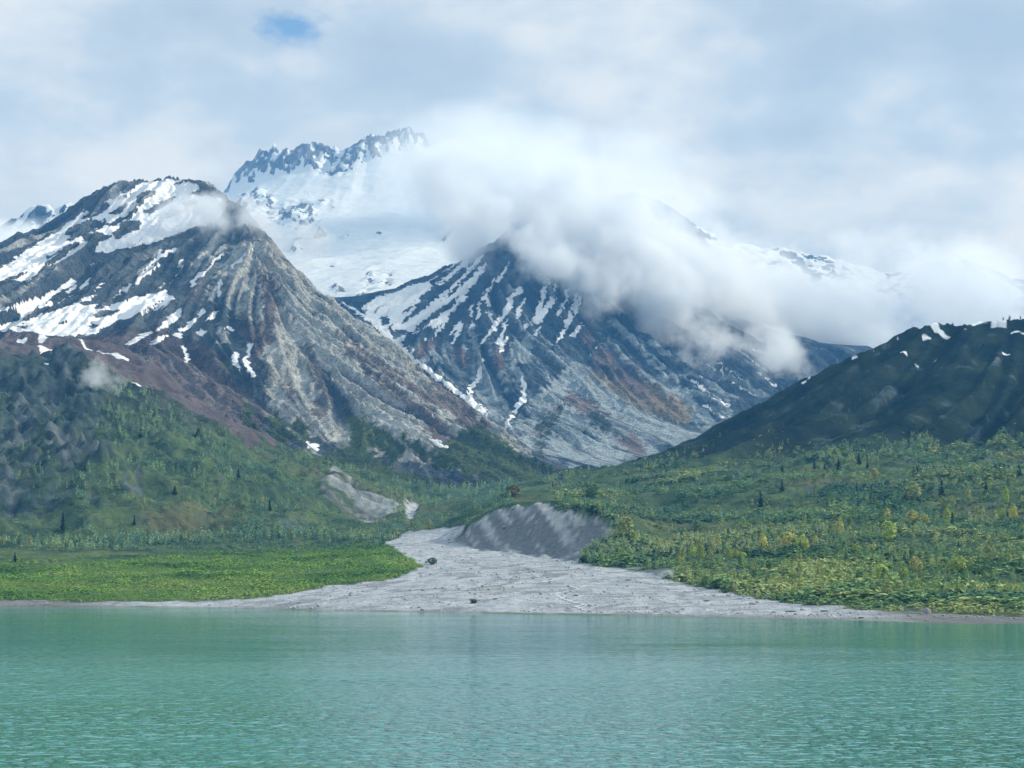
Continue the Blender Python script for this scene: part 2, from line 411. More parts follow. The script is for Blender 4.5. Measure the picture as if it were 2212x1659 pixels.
strokes(s, A1, [(14,10,(290,640),(150,700),(0,760)),(12,8,(520,500),(430,530),(300,610)),(8,5,(530,555),(400,625)),(5,16,(1035,550),(1000,640),(940,690),(870,790)),(10,12,(1120,570),(1010,620)),(8,6,(1020,670),(930,740)),(8,13,(1430,585),(1340,680),(1230,790)),(5,9,(1615,560),(1540,630),(1470,690)),(10,7,(1410,770),(1395,860)),(8,8,(810,530),(900,530)),(10,8,(900,500),(680,590)),
 (14,9,(470,770),(280,890)),(7,7,(480,800),(430,840)),(8,5,(560,790),(510,820)),(5,4,(650,790),(600,830)),(8,8,(830,800),(730,870)),(5,5,(830,825),(800,850)),(4,4,(605,655),(580,680)),(14,9,(240,890),(0,960)),(12,9,(240,900),(90,970)),(12,9,(320,910),(210,950)),(8,6,(1100,870),(900,990)),(12,9,(1300,960),(1220,1050),(1150,1090)),(10,6,(960,1100),(860,1140)),(9,9,(1170,1190),(1195,1290)),(18,14,(1500,1250),(1510,1300)),(10,4,(1510,1300),(1530,1325)),(8,9,(1590,1170),(1570,1290),(1620,1375)),(9,7,(1450,1065),(1480,1090)),(5,5,(1145,1290),(1165,1310)),(16,8,(730,1200),(780,1230)),(7,7,(780,1210),(830,1250)),(7,4,(880,1150),(800,1180)),(6,4,(1040,840),(930,890)),(5,4,(1110,880),(980,970)),(12,6,(380,830),(300,860))])
for p in (((0,770),(150,740),(270,640),(280,690),(180,770),(60,765)),((0,1060),(250,1000),(450,930),(520,890),(620,860),(560,910),(640,920),(560,950),(700,930),(830,880),(1050,840),(1085,860),(950,940),(850,1000),(700,1040),(600,1110),(400,1130),(200,1095),(0,1090)),((990,1095),(1060,1010),(1130,960),(1170,940),(1160,990),(1080,1060)),((1290,1040),(1330,990),(1380,960),(1370,1010)),((1250,1100),(1300,1060),(1310,1110),(1290,1140)),((940,1190),(1000,1130),(1080,1110),(1060,1140),(960,1180)),((1100,1110),(1150,1110),(1160,1150))):
    s.poly(A1(*p))
for h in (((610,990),(680,955),(800,950),(720,990),(640,1005)),((550,1060),(640,1050),(590,1080)),((340,1040),(450,1020),(400,1050)),((480,905),(560,905),(620,900),(530,935)),((100,1060),(200,1050),(150,1075))): s.poly(A1(*h), v=-1)
s.poly(A6((505,240),(580,245),(650,315),(600,300))).poly(A5((1955,600),(2030,625),(2030,660),(2000,665),(1955,630)))
strokes(s, A6, [(12,12,(548,95),(552,110))])
raw = s.read(M1, 1)
st = M1.fine * 0.6 + M1.med * 0.4
jit = fbm(M1.X / 16, M1.H / 16, 4, 5) - 0.5
M1.snow = np.clip(raw * 1.15 + (-st * 0.26 + jit * 0.5) * (raw > 0.02) * 1.0, 0, 1)
s = Sheet(); s.poly(A1((0,600),(500,470),(900,560),(1500,560),(1250,830),(1080,900),(500,960),(0,1080)), 0.9)
reg = s.read(M1, 6)
M1.snow = np.maximum(M1.snow, np.clip(reg * smooth(1.15, 1.9, -M1.fine * 0.8 - 0.35 * M1.med + 1.2 * jit + 1.5 * (fbm(M1.X / 130, M1.H / 90, 3, 47) - 0.5)) * 0.9, 0, 1))
s = Sheet(); s.poly(A1((950,560),(1250,500),(1450,520),(1400,700),(1230,850),(1000,880),(860,830),(900,700)), 0.30)
s.poly(A1((1470,540),(1750,470),(1900,650),(2300,950),(3100,1500),(3400,1900),(2900,2000),(1700,1700),(1690,1300),(1560,1250),(1500,1000),(1380,900),(1300,870)), 0.72)
s.poly(A1((1620,1000),(1800,950),(1960,900),(2300,1050),(3100,1550),(3400,1900),(2900,2000),(1700,1700),(1720,1300)), 0.86)
for p in (((880,1230),(960,1210),(930,1330),(880,1290)),): s.poly(A1(*p), 0.8)
strokes(s, A1, [(12,18,(1090,1300),(1060,1400)),(14,20,(1150,1320),(1200,1440)),(12,14,(1270,1240),(1250,1400)),(20,30,(1240,1440),(1400,1560)),(14,22,(1210,1470),(1180,1380)),(26,40,(1400,1060),(1420,1150)),(30,60,(1780,1300),(1800,1600))])
scree = s.read(M1, 3, warp=7.0)
s = Sheet(); s.poly(A1((1170,880),(1300,760),(1350,730),(1280,860),(1200,910)), 0.8)
s.poly(A1((0,1100),(300,1110),(600,1120),(850,1080),(1000,1060),(1100,1120),(1280,1180),(1420,1240),(1500,1380),(1600,1480),(1760,1700),(1450,1750),(900,1260),(700,1160),(0,1160)), 0.9)
strokes(s, A1, [(40,60,(1690,760),(1740,900),(1700,1050),(1640,1180)),(40,40,(1560,1020),(1600,1180),(1640,1300)),(20,42,(1950,1200),(2010,1330),(2080,1480),(2040,1600)),(16,20,(1810,1420),(1880,1530))])
strokes(s, A3, [(10,26,(-60,560),(120,720),(300,860)),(14,55,(130,800),(330,1000),(520,1120),(640,1320)),(14,60,(340,880),(520,1000),(700,1060),(860,1200)),(16,30,(0,700),(200,880)),(20,40,(420,760),(640,960),(800,1090))])
brown = s.read(M1, 3, warp=7.0)
s = Sheet(); s.poly([(700,985),(760,950),(850,1010),(960,1046),(1040,1040),(1010,1000),(960,960),(990,935),(1030,905),(1080,945),(1150,990),(1260,1020),(1100,1120),(600,1120),(640,990)])
strokes(s, A5, [(30,40,(1580,380),(1600,520)),(40,60,(1740,470),(1820,560)),(30,30,(1900,480),(1950,600)),(20,30,(1450,95),(1455,115))])
strokes(s, A6, [(30,60,(20,140),(120,260)),(26,60,(90,130),(300,320)),(18,40,(360,240),(600,420)),(30,60,(600,330),(760,440))])
green = s.read(M1, 4, warp=7.0)
def variegate(f, dark, mid, pale, ssc):
    n1 = fbm(f.X / 120 + 3, f.Y / 120, 5, 41) ; n2 = fbm(f.X / 30, f.H / 30, 4, 42)
    t = np.clip(0.5 + 0.28 * f.med + 0.22 * f.fine + 1.2 * (n2 - 0.5), 0, 1)
    base = mixc(dark + 0 * f.X[..., None], mid, np.clip(t * 0.8 + 0.5 * (n1 - 0.45), 0, 1))
    crk = fbm(f.X / 55, f.H / 45 + f.Y / 90, 5, 46, 0.6, True) - 0.55
    k = smooth(0.28, 0.78, ssc + 0.15 * f.med + 0.22 * f.fine + 0.35 * (n2 - 0.5) - 0.03 + 0.06 * f.big - 1.1 * crk * smooth(0.9, 0.5, ssc))
    c = mixc(base, pale * (0.75 + 0.5 * n2[..., None]), k)
    fl = (f.flow - f.flow.mean()) / f.flow.std()         # washed gully floors carry pale gravel
    c = mixc(c, pale * 0.95, smooth(0.9, 2.2, fl) * smooth(0.05, 0.4, ssc) * 0.7)
    c = mixc(c, dark * 1.2 + 0 * c, smooth(-0.3, -1.1, fl) * smooth(0.1, 0.5, ssc) * 0.15)   # bare rock on the ribs
    return c, t, n1, n2
c, t, n1, n2 = variegate(M1, col(.046,.066,.080), col(.13,.150,.155), col(.40,.425,.41), scree * 1.0)
kb = smooth(0.3, 0.7, brown * 1.1 + 0.12 * M1.fine - 0.06 * M1.big + 0.5 * (n2 - 0.5)) * 0.9
c = mixc(c, mixc(col(.062,.054,.062) + 0 * c, col(.15,.128,.125), np.clip(t, 0, 1)), kb)
# gully floors on the brown wall show the pale moraine
lowg = smooth(0.2, 1.3, -M1.big) * smooth(0.3, 0.7, brown) * smooth(0.4, 0.8, M1.slope)
c = mixc(c, col(.24,.27,.265), lowg * 0.75)
ochre = smooth(0.52, 0.7, fbm(M1.X / 70, M1.H / 50, 4, 77)) * smooth(0.3, 0.8, scree)
c = mixc(c, col(.27,.23,.16), ochre * 0.25)
kg = smooth(0.3, 0.7, green + 0.6 * (n2 - 0.5) + 0.08 * M1.med)
c = mixc(c, mixc(col(.035,.06,.035) + 0 * c, col(.10,.135,.055), np.clip(n1 * 1.2 - 0.1 + 0.6 * (n2 - 0.5), 0, 1)), kg)
M1.col = c

# --- middle mountain
s = Sheet()
K = 0.27
strokes(s, A3, [(6,9,(770,60),(640,190),(500,290)),(8,14,(830,70),(700,200),(520,330),(400,450),(300,560)),(9,15,(870,100),(760,220),(600,370),(480,470),(330,560)),(9,16,(880,150),(800,250),(700,350),(560,440),(430,540)),(8,14,(870,200),(780,300),(690,420),(620,490),(560,560)),(5,8,(800,80),(680,200),(600,270)),(12,6,(620,470),(500,560),(420,600)),(10,6,(640,500),(580,590),(540,640)),(13,9,(720,530),(670,600)),(5,7,(740,540),(680,650)),(5,5,(790,280),(740,390)),
 (6,12,(1050,140),(1000,210),(930,280),(870,370)),(16,12,(890,370),(910,420)),(18,24,(1110,310),(1050,360)),(24,7,(1050,360),(1040,420),(960,540),(890,620),(870,660)),(10,9,(1020,510),(990,600),(970,660)),(8,6,(1020,620),(975,720)),(10,9,(850,410),(838,500)),(8,7,(795,420),(790,490)),(7,5,(800,530),(770,600)),(7,18,(1130,380),(1100,460)),(18,6,(1100,460),(1080,530)),(5,8,(890,450),(930,490),(940,540)),(5,9,(1060,430),(940,540)),
 (7,14,(1300,240),(1260,330)),(12,8,(1260,330),(1230,440),(1170,540)),(6,13,(1340,290),(1290,400),(1210,520)),(12,8,(1330,370),(1240,510)),(8,14,(1420,310),(1390,400),(1350,480)),(8,16,(1470,340),(1440,430),(1390,540)),(12,12,(1495,370),(1450,480),(1400,550)),(16,22,(1490,550),(1450,610)),(14,9,(1230,570),(1205,610)),(11,7,(1400,575),(1345,650)),(7,7,(1145,530),(1130,575)),(7,5,(1590,675),(1615,690)),(6,6,(1550,720),(1560,735)),(7,7,(1520,655),(1522,668)),(5,5,(760,690),(765,700)),(5,5,(1265,655),(1275,650)),(5,5,(620,680),(626,690)),(5,5,(500,630),(490,640)),
 (9,14,(860,770),(850,870),(790,940),(780,990)),(16,22,(780,990),(830,1050),(890,1110)),(8,17,(1115,860),(1130,930),(1140,1010)),(17,10,(1140,1010),(1090,1060),(1020,1170)),(5,7,(1090,1105),(1060,1140)),(12,12,(1020,1180),(1040,1195)),
 (34,22,(150,470),(230,570),(300,650),(400,740)),(22,13,(400,740),(520,830),(640,920),(740,1000),(820,1070),(880,1110)),(8,13,(370,610),(330,640)),(8,18,(430,690),(400,730)),(20,14,(420,560),(300,560)),
 (6,10,(-30,400),(100,480),(200,560)),(22,10,(640,470),(560,540))])
s.poly(A3((100,430),(200,360),(330,320),(480,270),(560,300),(400,420),(330,500),(250,560),(190,520)))
s.poly(A3((205,500),(260,480),(280,520),(230,560)), v=-1)
for h in (((520,270),(640,190),(660,190),(540,280)),((440,400),(560,290),(620,280),(500,370)),((700,240),(800,130),(820,130),(730,240))): s.poly(A3(*h), v=-1)
strokes(s, A4, [(5,9,(190,1130),(330,1230),(500,1340)),(5,8,(265,1120),(420,1230)),(6,9,(280,1170),(500,1340)),(9,5,(100,1235),(220,1340),(330,1400)),(5,10,(175,1390),(240,1440),(305,1480)),(4,5,(390,1045),(480,1110),(575,1185)),(5,5,(500,1140),(590,1170)),(5,7,(510,1180),(630,1275)),(5,6,(475,1035),(540,1060)),(5,5,(620,1110),(660,1140)),(5,5,(150,1215),(215,1275)),(4,4,(160,1085),(175,1090))])
raw = s.read(M2, 1); K = 0.34
u2, v2 = project(M2.X, M2.Y, M2.H0)
jit = fbm(M2.X / 16, M2.H / 16, 4, 6) - 0.5
M2.snow = np.clip(raw * 1.15 + (-0.24 * M2.fine + jit * 0.5) * (raw > 0.02), 0, 1)
top2 = smooth(560, 480, v2) * smooth(0.3, 1.0, M2.med + M2.fine * 0.5)
M2.snow = np.maximum(M2.snow, np.clip(top2, 0, 0.8))
# behind the left crest everything is snow
M2.snow = np.maximum(M2.snow, smooth(4, 30, (M2.Y - 5320) - (u2 - 1045) * -0.0) * (u2 < 1045) * 0.9)
s = Sheet()
s.poly(A3((330,700),(560,640),(760,660),(900,640),(1060,620),(1160,700),(1130,900),(1160,1020),(1000,1200),(880,1100),(700,950),(500,800)), 0.50)
s.poly(A3((1180,1000),(1400,830),(1500,760),(1600,860),(1850,1060),(2212,1230),(2300,1340),(2080,1400),(1800,1450),(1500,1550),(1200,1450),(1000,1250),(1150,1050)), 0.72)
s.poly(A3((1540,390),(1700,500),(2100,700),(2212,760),(2500,1000),(2400,1300),(2212,1200),(2100,980),(1900,860),(1650,680)), 0.52)
s.poly(A3((1870,860),(2212,960),(2212,1100),(2050,1000)), 0.8)  # pale sunlit patch, its light painted in as lighter scree
strokes(s, A3, [(30,60,(900,1110),(1000,1190),(1100,1300),(1300,1420)),(60,40,(1120,680),(1050,800)),(20,30,(800,560),(830,700))])
scree = s.read(M2, 3, warp=7.0)
s = Sheet()
s.poly(A3((1500,540),(1560,600),(1680,680),(1900,860),(2120,1010),(2190,1110),(2000,1110),(1850,980),(1650,870),(1530,740)), 0.95)
strokes(s, A3, [(40,50,(1440,1010),(1600,1120),(1720,1210),(1860,1330)),(30,50,(980,640),(970,760)),(30,40,(700,690),(760,790)),(20,40,(560,640),(470,720)),(14,22,(1430,1000),(1300,1130),(1200,1230)),(60,30,(1500,420),(1520,560))])
brown = s.read(M2, 3, warp=7.0)
s = Sheet(); strokes(s, A3, [(10,24,(1400,1030),(1300,1180),(1210,1370)),(16,20,(1300,1090),(1230,1190)),(30,50,(1570,1110),(1640,1180))])
green2 = s.read(M2, 3, warp=7.0)
s = Sheet(); strokes(s, A3, [(36,50,(1580,850),(1850,1040),(2150,1120)),(30,50,(1950,960),(2170,1090))]); tan = s.read(M2, 5, warp=7.0)  # warm tan: sunlight on this patch put into the rock colour
c, t, n1, n2 = variegate(M2, col(.026,.046,.070), col(.10,.13,.15), col(.275,.33,.355), scree)
kb = smooth(0.3, 0.7, brown * 1.05 + 0.10 * M2.fine + 0.5 * (n2 - 0.5)) * 0.9
c = mixc(c, mixc(col(.06,.045,.05) + 0 * c, col(.16,.125,.115), np.clip(t, 0, 1)), kb * smooth(0.1, 0.7, n2 + 0.15 * M2.med))
c = mixc(c, col(.24,.20,.12), smooth(0.2, 0.8, tan + 0.5 * (n2 - 0.5)) * 0.7)
c = mixc(c, col(.045,.065,.05), smooth(0.3, 0.7, green2 + 0.5 * (n2 - 0.5)) * 0.9)
M2.col = c

# --- far snow ridge: broken rock along the crest and on the shoulder below
s = Sheet()
s.poly([(478,420),(500,380),(520,350),(560,322),(610,306),(700,294),(765,312),(890,272),(935,318),(830,338),(765,350),(740,378),(690,368),(650,352),(610,368),(560,372),(530,390),(500,405)])
s.poly([(505,425),(560,402),(592,430),(580,465),(560,455),(520,470)], 0.6).poly([(600,440),(650,432),(672,450),(690,486),(680,515),(640,490),(610,478),(580,470)], 0.75).poly([(690,430),(725,435),(720,447),(685,440)], 0.5)
strokes(s, A2, [(12,16,(550,860),(520,900)),(16,10,(590,800),(560,820)),(20,20,(670,820),(700,840)),(10,10,(735,830),(740,820)),(12,10,(790,830),(850,820)),(8,12,(1010,1050),(1000,1110),(975,1180)),(7,8,(1105,1060),(1100,1120)),(9,6,(1080,1130),(1040,1165)),(5,5,(770,990),(775,994)),(12,8,(1500,840),(1530,820)),(6,6,(1060,840),(1070,842)),(8,5,(1070,1050),(1080,1075)),(6,6,(1300,1170),(1250,1190)),(14,8,(870,1260),(930,1300)),(18,8,(960,1290),(1010,1310)),(10,8,(790,1170),(830,1200)),(8,8,(930,1220),(970,1225)),(12,7,(1030,1260),(1080,1250)),(16,8,(1080,1280),(1060,1310))])
rk = s.read(M3, 4)
jag = fbm(M3.X / 60, M3.Y / 60, 5, 21, 0.6, True) - 0.55
M3.H = M3.H + rk * (95 * jag + 26 * np.tanh(M3.med)) + 14 * np.tanh(M3.big) * smooth(0.1, .6, M3.slope) + 24 * M3.rock
n2 = fbm(M3.X / 36, M3.H / 26, 4, 43)
dust = fbm(M3.X / 22, M3.H / 34 + M3.X / 60, 5, 45, 0.65)
M3.snow = np.clip(1.0 - smooth(0.30, 0.72, rk * 0.60 + 2.4 * (dust - 0.5) * (rk > 0.03) + 0.10 * M3.med), 0, 1)
M3.col = mixc(col(.085,.095,.11) + 0 * M3.X[..., None], col(.22,.23,.24), n2)
# --- other far tops
for f, base, rough in ((M6, 0.62, 60), (M4, 0.60, 55), (M5, 0.30, 30)):
    jag = fbm(f.X / 70, f.Y / 70, 5, 23, 0.6, True) - 0.55
    f.H = f.H + rough * jag + 10 * np.tanh(f.big) + 4 * f.med
    n2 = fbm(f.X / 40, f.H / 30, 4, 44)
    gy, gx = np.gradient(f.H, f.c)
    f.snow = smooth(0.35, 0.65, base + 0.9 * (n2 - 0.5) + 0.15 * f.med - 0.35 * (np.hypot(gx, gy) - 0.75))
    f.col = mixc(col(.03,.05,.075) + 0 * f.X[..., None], col(.12,.14,.155), n2)
raw = Sheet(); strokes(raw, A4, [(6,12,(860,950),(960,990)),(8,12,(900,930),(985,980)),(5,9,(720,1070),(735,1105)),(5,9,(745,1085),(750,1105)),(6,6,(880,980),(920,1030)),(5,8,(1120,910),(1190,960)),(12,8,(1310,820),(1360,850)),(5,7,(940,1060),(990,1100)),(5,5,(735,1160),(770,1200)),(6,5,(820,1020),(835,1040))])
M5.snow = np.clip(M5.snow * 0.75 + raw.read(M5, 1), 0, 1)
# --- valley floor, fan, hills
u, v = project(FL.X, FL.Y, FL.H)
gy, gx = np.gradient(FL.H, FL.c); FL.slope = np.hypot(gx, gy)
FL.big, FL.med, FL.fine = FL.lic(46, 22, 51), FL.lic(20, 24, 52), FL.lic(9, 24, 53)
FL.H0 = FL.H.copy()
GRAVEL = [(-400,1294),(0,1297),(300,1301),(500,1297),(640,1283),(720,1263),(830,1256),(880,1241),(915,1225),(870,1196),(825,1172),(850,1159),(885,1149),(930,1143),(1010,1135),(1000,1150),(968,1172),(1050,1190),(1150,1200),(1230,1212),(1310,1226),(1400,1241),(1460,1256),(1600,1284),(1700,1303),(1850,1316),(2000,1326),(2212,1335),(2600,1350)]
def ground_mask(pts):
    """traced outline filled in image pixels"""
    sh = Sheet(); sh.poly(pts); return sh
s = Sheet(); s.poly(GRAVEL + [(2600,1658),(-400,1658)])
s.poly([(873,1086),(905,1090),(905,1106),(885,1128),(876,1112)]).poly([(600,1262),(615,1262),(612,1266),(600,1266)])
front = (FL.Y < 2700)
# outside the image frame the shore strip goes on
side = ((u <= 1) | (u >= SW - 2)) & (FL.H < 3.2)
gravel = np.maximum(s.read(FL, 2) * front, side * 1.0)
s = Sheet(); s.poly([(970,1172),(1010,1146),(1052,1110),(1087,1091),(1115,1089),(1128,1100),(1140,1098),(1165,1086),(1185,1089),(1200,1105),(1232,1106),(1262,1120),(1290,1124),(1325,1136),(1318,1160),(1275,1192),(1255,1215),(1150,1204),(1050,1194)])
bluff = s.read(FL, 2) * ((FL.Y > 1250) & (FL.Y < 1760))
s = Sheet(); s.poly([(700,1034),(722,1020),(760,1040),(800,1063),(840,1087),(866,1106),(850,1122),(795,1132),(745,1112),(700,1077),(684,1060)]).stroke([(640,975),(690,1000)],4,6)
s.poly([(1285,1216),(1330,1222),(1400,1232),(1455,1240),(1460,1252),(1400,1243),(1320,1230)], 0.8)
scarp = s.read(FL, 3) * (FL.Y < 2450)
s = Sheet(); s.poly([(-50,738),(160,740),(240,744),(344,798),(459,882),(524,930),(610,968),(540,962),(480,935),(430,902),(340,868),(250,826),(200,790),(163,778),(60,770),(-50,778)])
heath = s.read(FL, 3) * (FL.Y > 2280) * (FL.X < 0)
s = Sheet(); s.poly([(-50,1222),(200,1216),(420,1203),(640,1190),(760,1176),(870,1184),(920,1222),(880,1240),(830,1252),(720,1262),(620,1282),(500,1297),(-50,1297)])
meadow = s.read(FL, 7) * (FL.Y < 1900)
# crags on the left hill, slabs on the right one
s = Sheet()
strokes(s, A5, [(60,70,(150,400),(160,560)),(40,60,(220,470),(200,560)),(30,30,(210,390),(330,330)),(40,40,(60,600),(120,640)),(60,60,(400,120),(420,200)),(50,50,(440,620),(640,740)),(30,40,(780,860),(840,930)),(40,20,(340,340),(300,520)),(14,50,(460,540),(320,640)),(50,50,(0,880),(80,1040)),(40,50,(580,960),(640,1000)),(30,40,(400,720),(440,840)),(20,30,(880,850),(900,920))])
strokes(s, A4, [(14,26,(2060,1100),(1960,1160)),(30,34,(1885,1440),(1888,1560)),(20,30,(1470,1240),(1330,1320)),(4,9,(1220,1540),(1150,1650)),(8,8,(1310,1310),(1290,1340))])
strokes(s, A7, [(6,14,(740,280),(680,340)),(10,20,(930,250),(880,310),(840,330)),(5,10,(1230,180),(1140,290)),(5,9,(1300,190),(1250,240)),(10,10,(1170,170),(1165,215)),(7,7,(810,370),(812,380)),(9,9,(970,190),(985,180))])
crag = s.read(FL, 3) * np.where(FL.X > 60, 0.75, 1.0)
s = Sheet(); s.poly(A5((-60,80),(180,55),(340,80),(500,110),(600,330),(690,430),(520,590),(700,650),(690,790),(470,900),(430,1010),(300,1050),(60,1090),(-60,1080)))
s.poly(A5((30,330),(250,330),(240,380),(20,400)), v=-1).poly(A5((470,590),(700,600),(700,640),(480,640)), v=-1)
FL.cliff = s.read(FL, 8, warp=8.0) * (FL.X < -100)
# snow left on the hills
s = Sheet()
s.poly(A1((230,1215),(320,1208),(400,1245),(475,1272),(330,1262)))
strokes(s, A1, [(7,6,(820,1420),(900,1440),(940,1480)),(5,5,(620,1240),(820,1310)),(5,5,(500,1190),(650,1250)),(8,6,(250,1190),(300,1180)),(7,6,(110,1185),(170,1180)),(5,4,(980,1480),(1030,1490)),(5,4,(880,1470),(930,1485)),(6,5,(560,1225),(590,1240)),(5,5,(530,1300),(560,1312)),(5,4,(630,1330),(680,1345)),(4,4,(290,1275),(310,1275))])
s.poly(A4((1590,897),(1640,890),(1700,905),(1760,905),(1730,925),(1610,920))).poly(A4((1555,952),(1630,948),(1620,964),(1570,964)))
strokes(s, A4, [(8,9,(1150,1032),(1200,1022),(1255,1020)),(7,6,(1340,972),(1380,960)),(6,5,(1120,1100),(1155,1085)),(5,5,(1200,1095),(1260,1082)),(6,6,(1380,1075),(1400,1075)),(7,6,(1430,1080),(1465,1080)),(5,5,(1515,1110),(1540,1112)),(5,5,(1838,912),(1848,912)),(6,6,(2080,1025),(2125,1030)),(8,7,(2130,872),(2180,875)),(9,9,(2200,885),(2212,885)),(8,7,(790,1278),(825,1250)),(7,6,(800,1330),(840,1325)),(5,5,(835,1225),(850,1222)),(5,4,(1640,1060),(1655,1045)),(4,4,(1860,877),(1980,857)),(7,6,(2000,852),(2090,850)),(5,5,(1400,985),(1420,980)),(6,6,(1560,970),(1585,975))])
strokes(s, A7, [(6,6,(1945,270),(1947,292)),(4,4,(1070,255),(1075,260))])
raw = s.read(FL, 1, warp=1.3)
FL.snow = np.clip(raw * np.where(FL.X > 60, 0.8, 1.0) + 0.5 * (fbm(FL.X / 12, FL.Y / 12, 3, 9) - 0.5) * (raw > .02), 0, 1)
# relief
craggy = np.clip(crag * 1.2, 0, 1)
hillL = smooth(-60, -140, FL.X + (FL.Y - 1500) * 0.0) * smooth(0.08, 0.25, FL.slope)
hill = smooth(0.05, 0.22, FL.slope)
rock = fbm(FL.X / 60, FL.Y / 60, 6, 61, 0.55, True) - 0.6
lump = fbm(FL.X / 70, FL.Y / 110, 5, 62) - 0.5
wild = 1 - np.clip(gravel + bluff, 0, 1)
dip = wild * hill
FL.H = FL.H + dip * ((22 * rock * (0.45 + 0.9 * (FL.X < -100)) + (20 + 30 * FL.cliff) * (fbm(FL.X / 38, FL.Y / 50, 6, 60, 0.62, True) - 0.55) * smooth(70, 130, FL.H0) * smooth(-150, -330, FL.X) * (1 - heath)) + 14 * lump + (2.0 + 3.0 * (FL.X > 60)) * FL.med * (FL.H > 100) + 2.5 * np.tanh(FL.big) * (FL.X > 60) * (FL.H > 110)) + wild * (1 - hill) * 3.0 * lump * smooth(2, 12, FL.H)
FL.H = FL.H + craggy * wild * (9 * rock + 3 * FL.med)
FL.H = FL.H + np.clip(bluff, 0, 1) * (9.0 * (fbm((FL.X + 0.55 * FL.H0) / 9.0, FL.H0 / 60, 4, 75) - 0.5) + 6 * (fbm(FL.X / 24, FL.Y / 24, 5, 73, 0.55, True) - 0.6)) + scarp * (1.6 * np.tanh(FL.big) + 1.2 * FL.med)
# braided channels on the gravel fan
gr = fbm(FL.X / 18, FL.Y / 22, 5, 63) - 0.5
FL.H = FL.H + gravel * (0.45 * gr) * smooth(0.2, 2.0, FL.H0)
lumpy = fbm(FL.X / 9, FL.Y / 9, 3, 64)
FL.canopy = wild * (1 - np.clip(heath + craggy + scarp, 0, 1))
FL.H = FL.H + FL.canopy * (lumpy - 0.5) * 2.6 * smooth(1.0, 6.0, FL.H0)
# colour
n1 = fbm(FL.X / 140, FL.Y / 180, 5, 65); n2 = fbm(FL.X / 22, FL.Y / 30, 4, 66); n3 = fbm(FL.X / 7, FL.Y / 10, 3, 67)
u, v = project(FL.X, FL.Y, FL.H0)
g = mixc(col(.035,.066,.044) + 0 * FL.X[..., None], col(.12,.17,.07), np.clip(0.45 + 1.3 * (n2 - 0.5) + 0.9 * (n1 - 0.5) + 0.5 * (n3 - 0.5), 0, 1))
g = mixc(g, col(.10,.085,.06), smooth(0.55, 0.7, n1 + 0.25 * (n2 - 0.5)) * 0.5)
highR = smooth(118, 160, FL.H0 + 30 * (n1 - 0.5) + 18 * (n2 - 0.5)) * (FL.X > 60) * (FL.Y > 1500)
g = mixc(g, mixc(col(.006,.014,.016) + 0 * g, col(.030,.046,.030), np.clip(n2 * 1.4 - 0.3, 0, 1)), highR * 0.95)
highL = smooth(120, 230, FL.H0 + 60 * (n1 - 0.5) + 30 * (n2 - 0.5)) * (FL.X < 0)
g = mixc(g, mixc(col(.022,.036,.042) + 0 * g, col(.065,.08,.062), np.clip(n2 * 1.4 - 0.3, 0, 1)), highL * 0.88)
g = mixc(g, mixc(col(.05,.10,.035) + 0 * g, col(.11,.17,.05), np.clip(n2, 0, 1)), smooth(0.2, 0.8, meadow + 0.6 * (n2 - 0.5)) * 0.9)
g = mixc(g, mixc(col(.060,.052,.062) + 0 * g, col(.15,.13,.13), np.clip(n2 + 0.1 * FL.med, 0, 1)), smooth(0.3, 0.7, heath + 0.4 * (n2 - 0.5)) * 0.95)
crk = fbm(FL.X / 30, FL.H / 22, 5, 71, 0.6, True) - 0.55
ck = smooth(0.40, 0.75, FL.cliff * 0.9 + 1.2 * (n2 - 0.5) + 1.6 * crk) * 0.8
g = mixc(g, mixc(col(.012,.026,.032) + 0 * g, col(.075,.105,.108), np.clip(n3 * 1.5 - 0.5 + 1.4 * crk + 0.15, 0, 1)), ck)
rocky = smooth(0.35, 0.7, crag * 0.8 + (0.18 * FL.fine + 0.6 * (n3 - 0.5) + 1.6 * crk) * smooth(0.02, 0.3, crag) - 0.05)
g = mixc(g, mixc(col(.030,.048,.055) + 0 * g, col(.145,.17,.175), np.clip(n3 * 1.6 - 0.45 + 0.12 * FL.fine, 0, 1)), rocky * 0.85)
sc = smooth(0.35, 0.65, scarp + (0.5 * (n2 - 0.5) + 0.10 * FL.med) * smooth(0.03, 0.3, scarp))
g = mixc(g, mixc(col(.08,.095,.09) + 0 * g, col(.265,.295,.295), np.clip(0.40 + 0.34 * FL.med + 0.3 * FL.fine + 0.9 * (n3 - 0.5), 0, 1)), sc * smooth(0.36, 0.48, 0.6 * n2 + 0.4 * n3 + 0.05 * FL.med))
bl = smooth(0.4, 0.6, bluff + 0.2 * (n3 - 0.5))
rill = fbm((FL.X + 0.55 * FL.H0) / 5.0, FL.H0 / 30, 4, 74)
palex = smooth(0.35, 1.0, 0.75 * smooth(40, 72, FL.H0) + 2.6 * (rill - 0.5) + 0.8 * (n2 - 0.5))
g = mixc(g, mixc(col(.15,.17,.178) + 0 * g, col(.37,.385,.385), palex), bl)
gv = smooth(0.42, 0.58, gravel + 0.25 * (n3 - 0.5))
cob = fbm(FL.X / 3.2, FL.Y / 26, 3, 72)
gcol = mixc(col(.28,.32,.35) + 0 * g, col(.39,.42,.45), np.clip(cob * 2.2 - 0.55, 0, 1))
bra = np.abs(fbm((FL.X - 0.25 * FL.Y) / 55 + 3, FL.Y / 190, 4, 78) - 0.5)
gcol = mixc(gcol, col(.17,.195,.215), smooth(0.022, 0.006, bra) * 0.75)
gcol = mixc(gcol, col(.46,.48,.49), smooth(0.02, 0.03, bra) * smooth(0.055, 0.035, bra) * 0.35)
gcol = mixc(gcol, col(.24,.25,.27), smooth(0.60, 0.66, fbm(FL.X / 26 + 9, FL.Y / 16, 4, 68)) * 0.6)
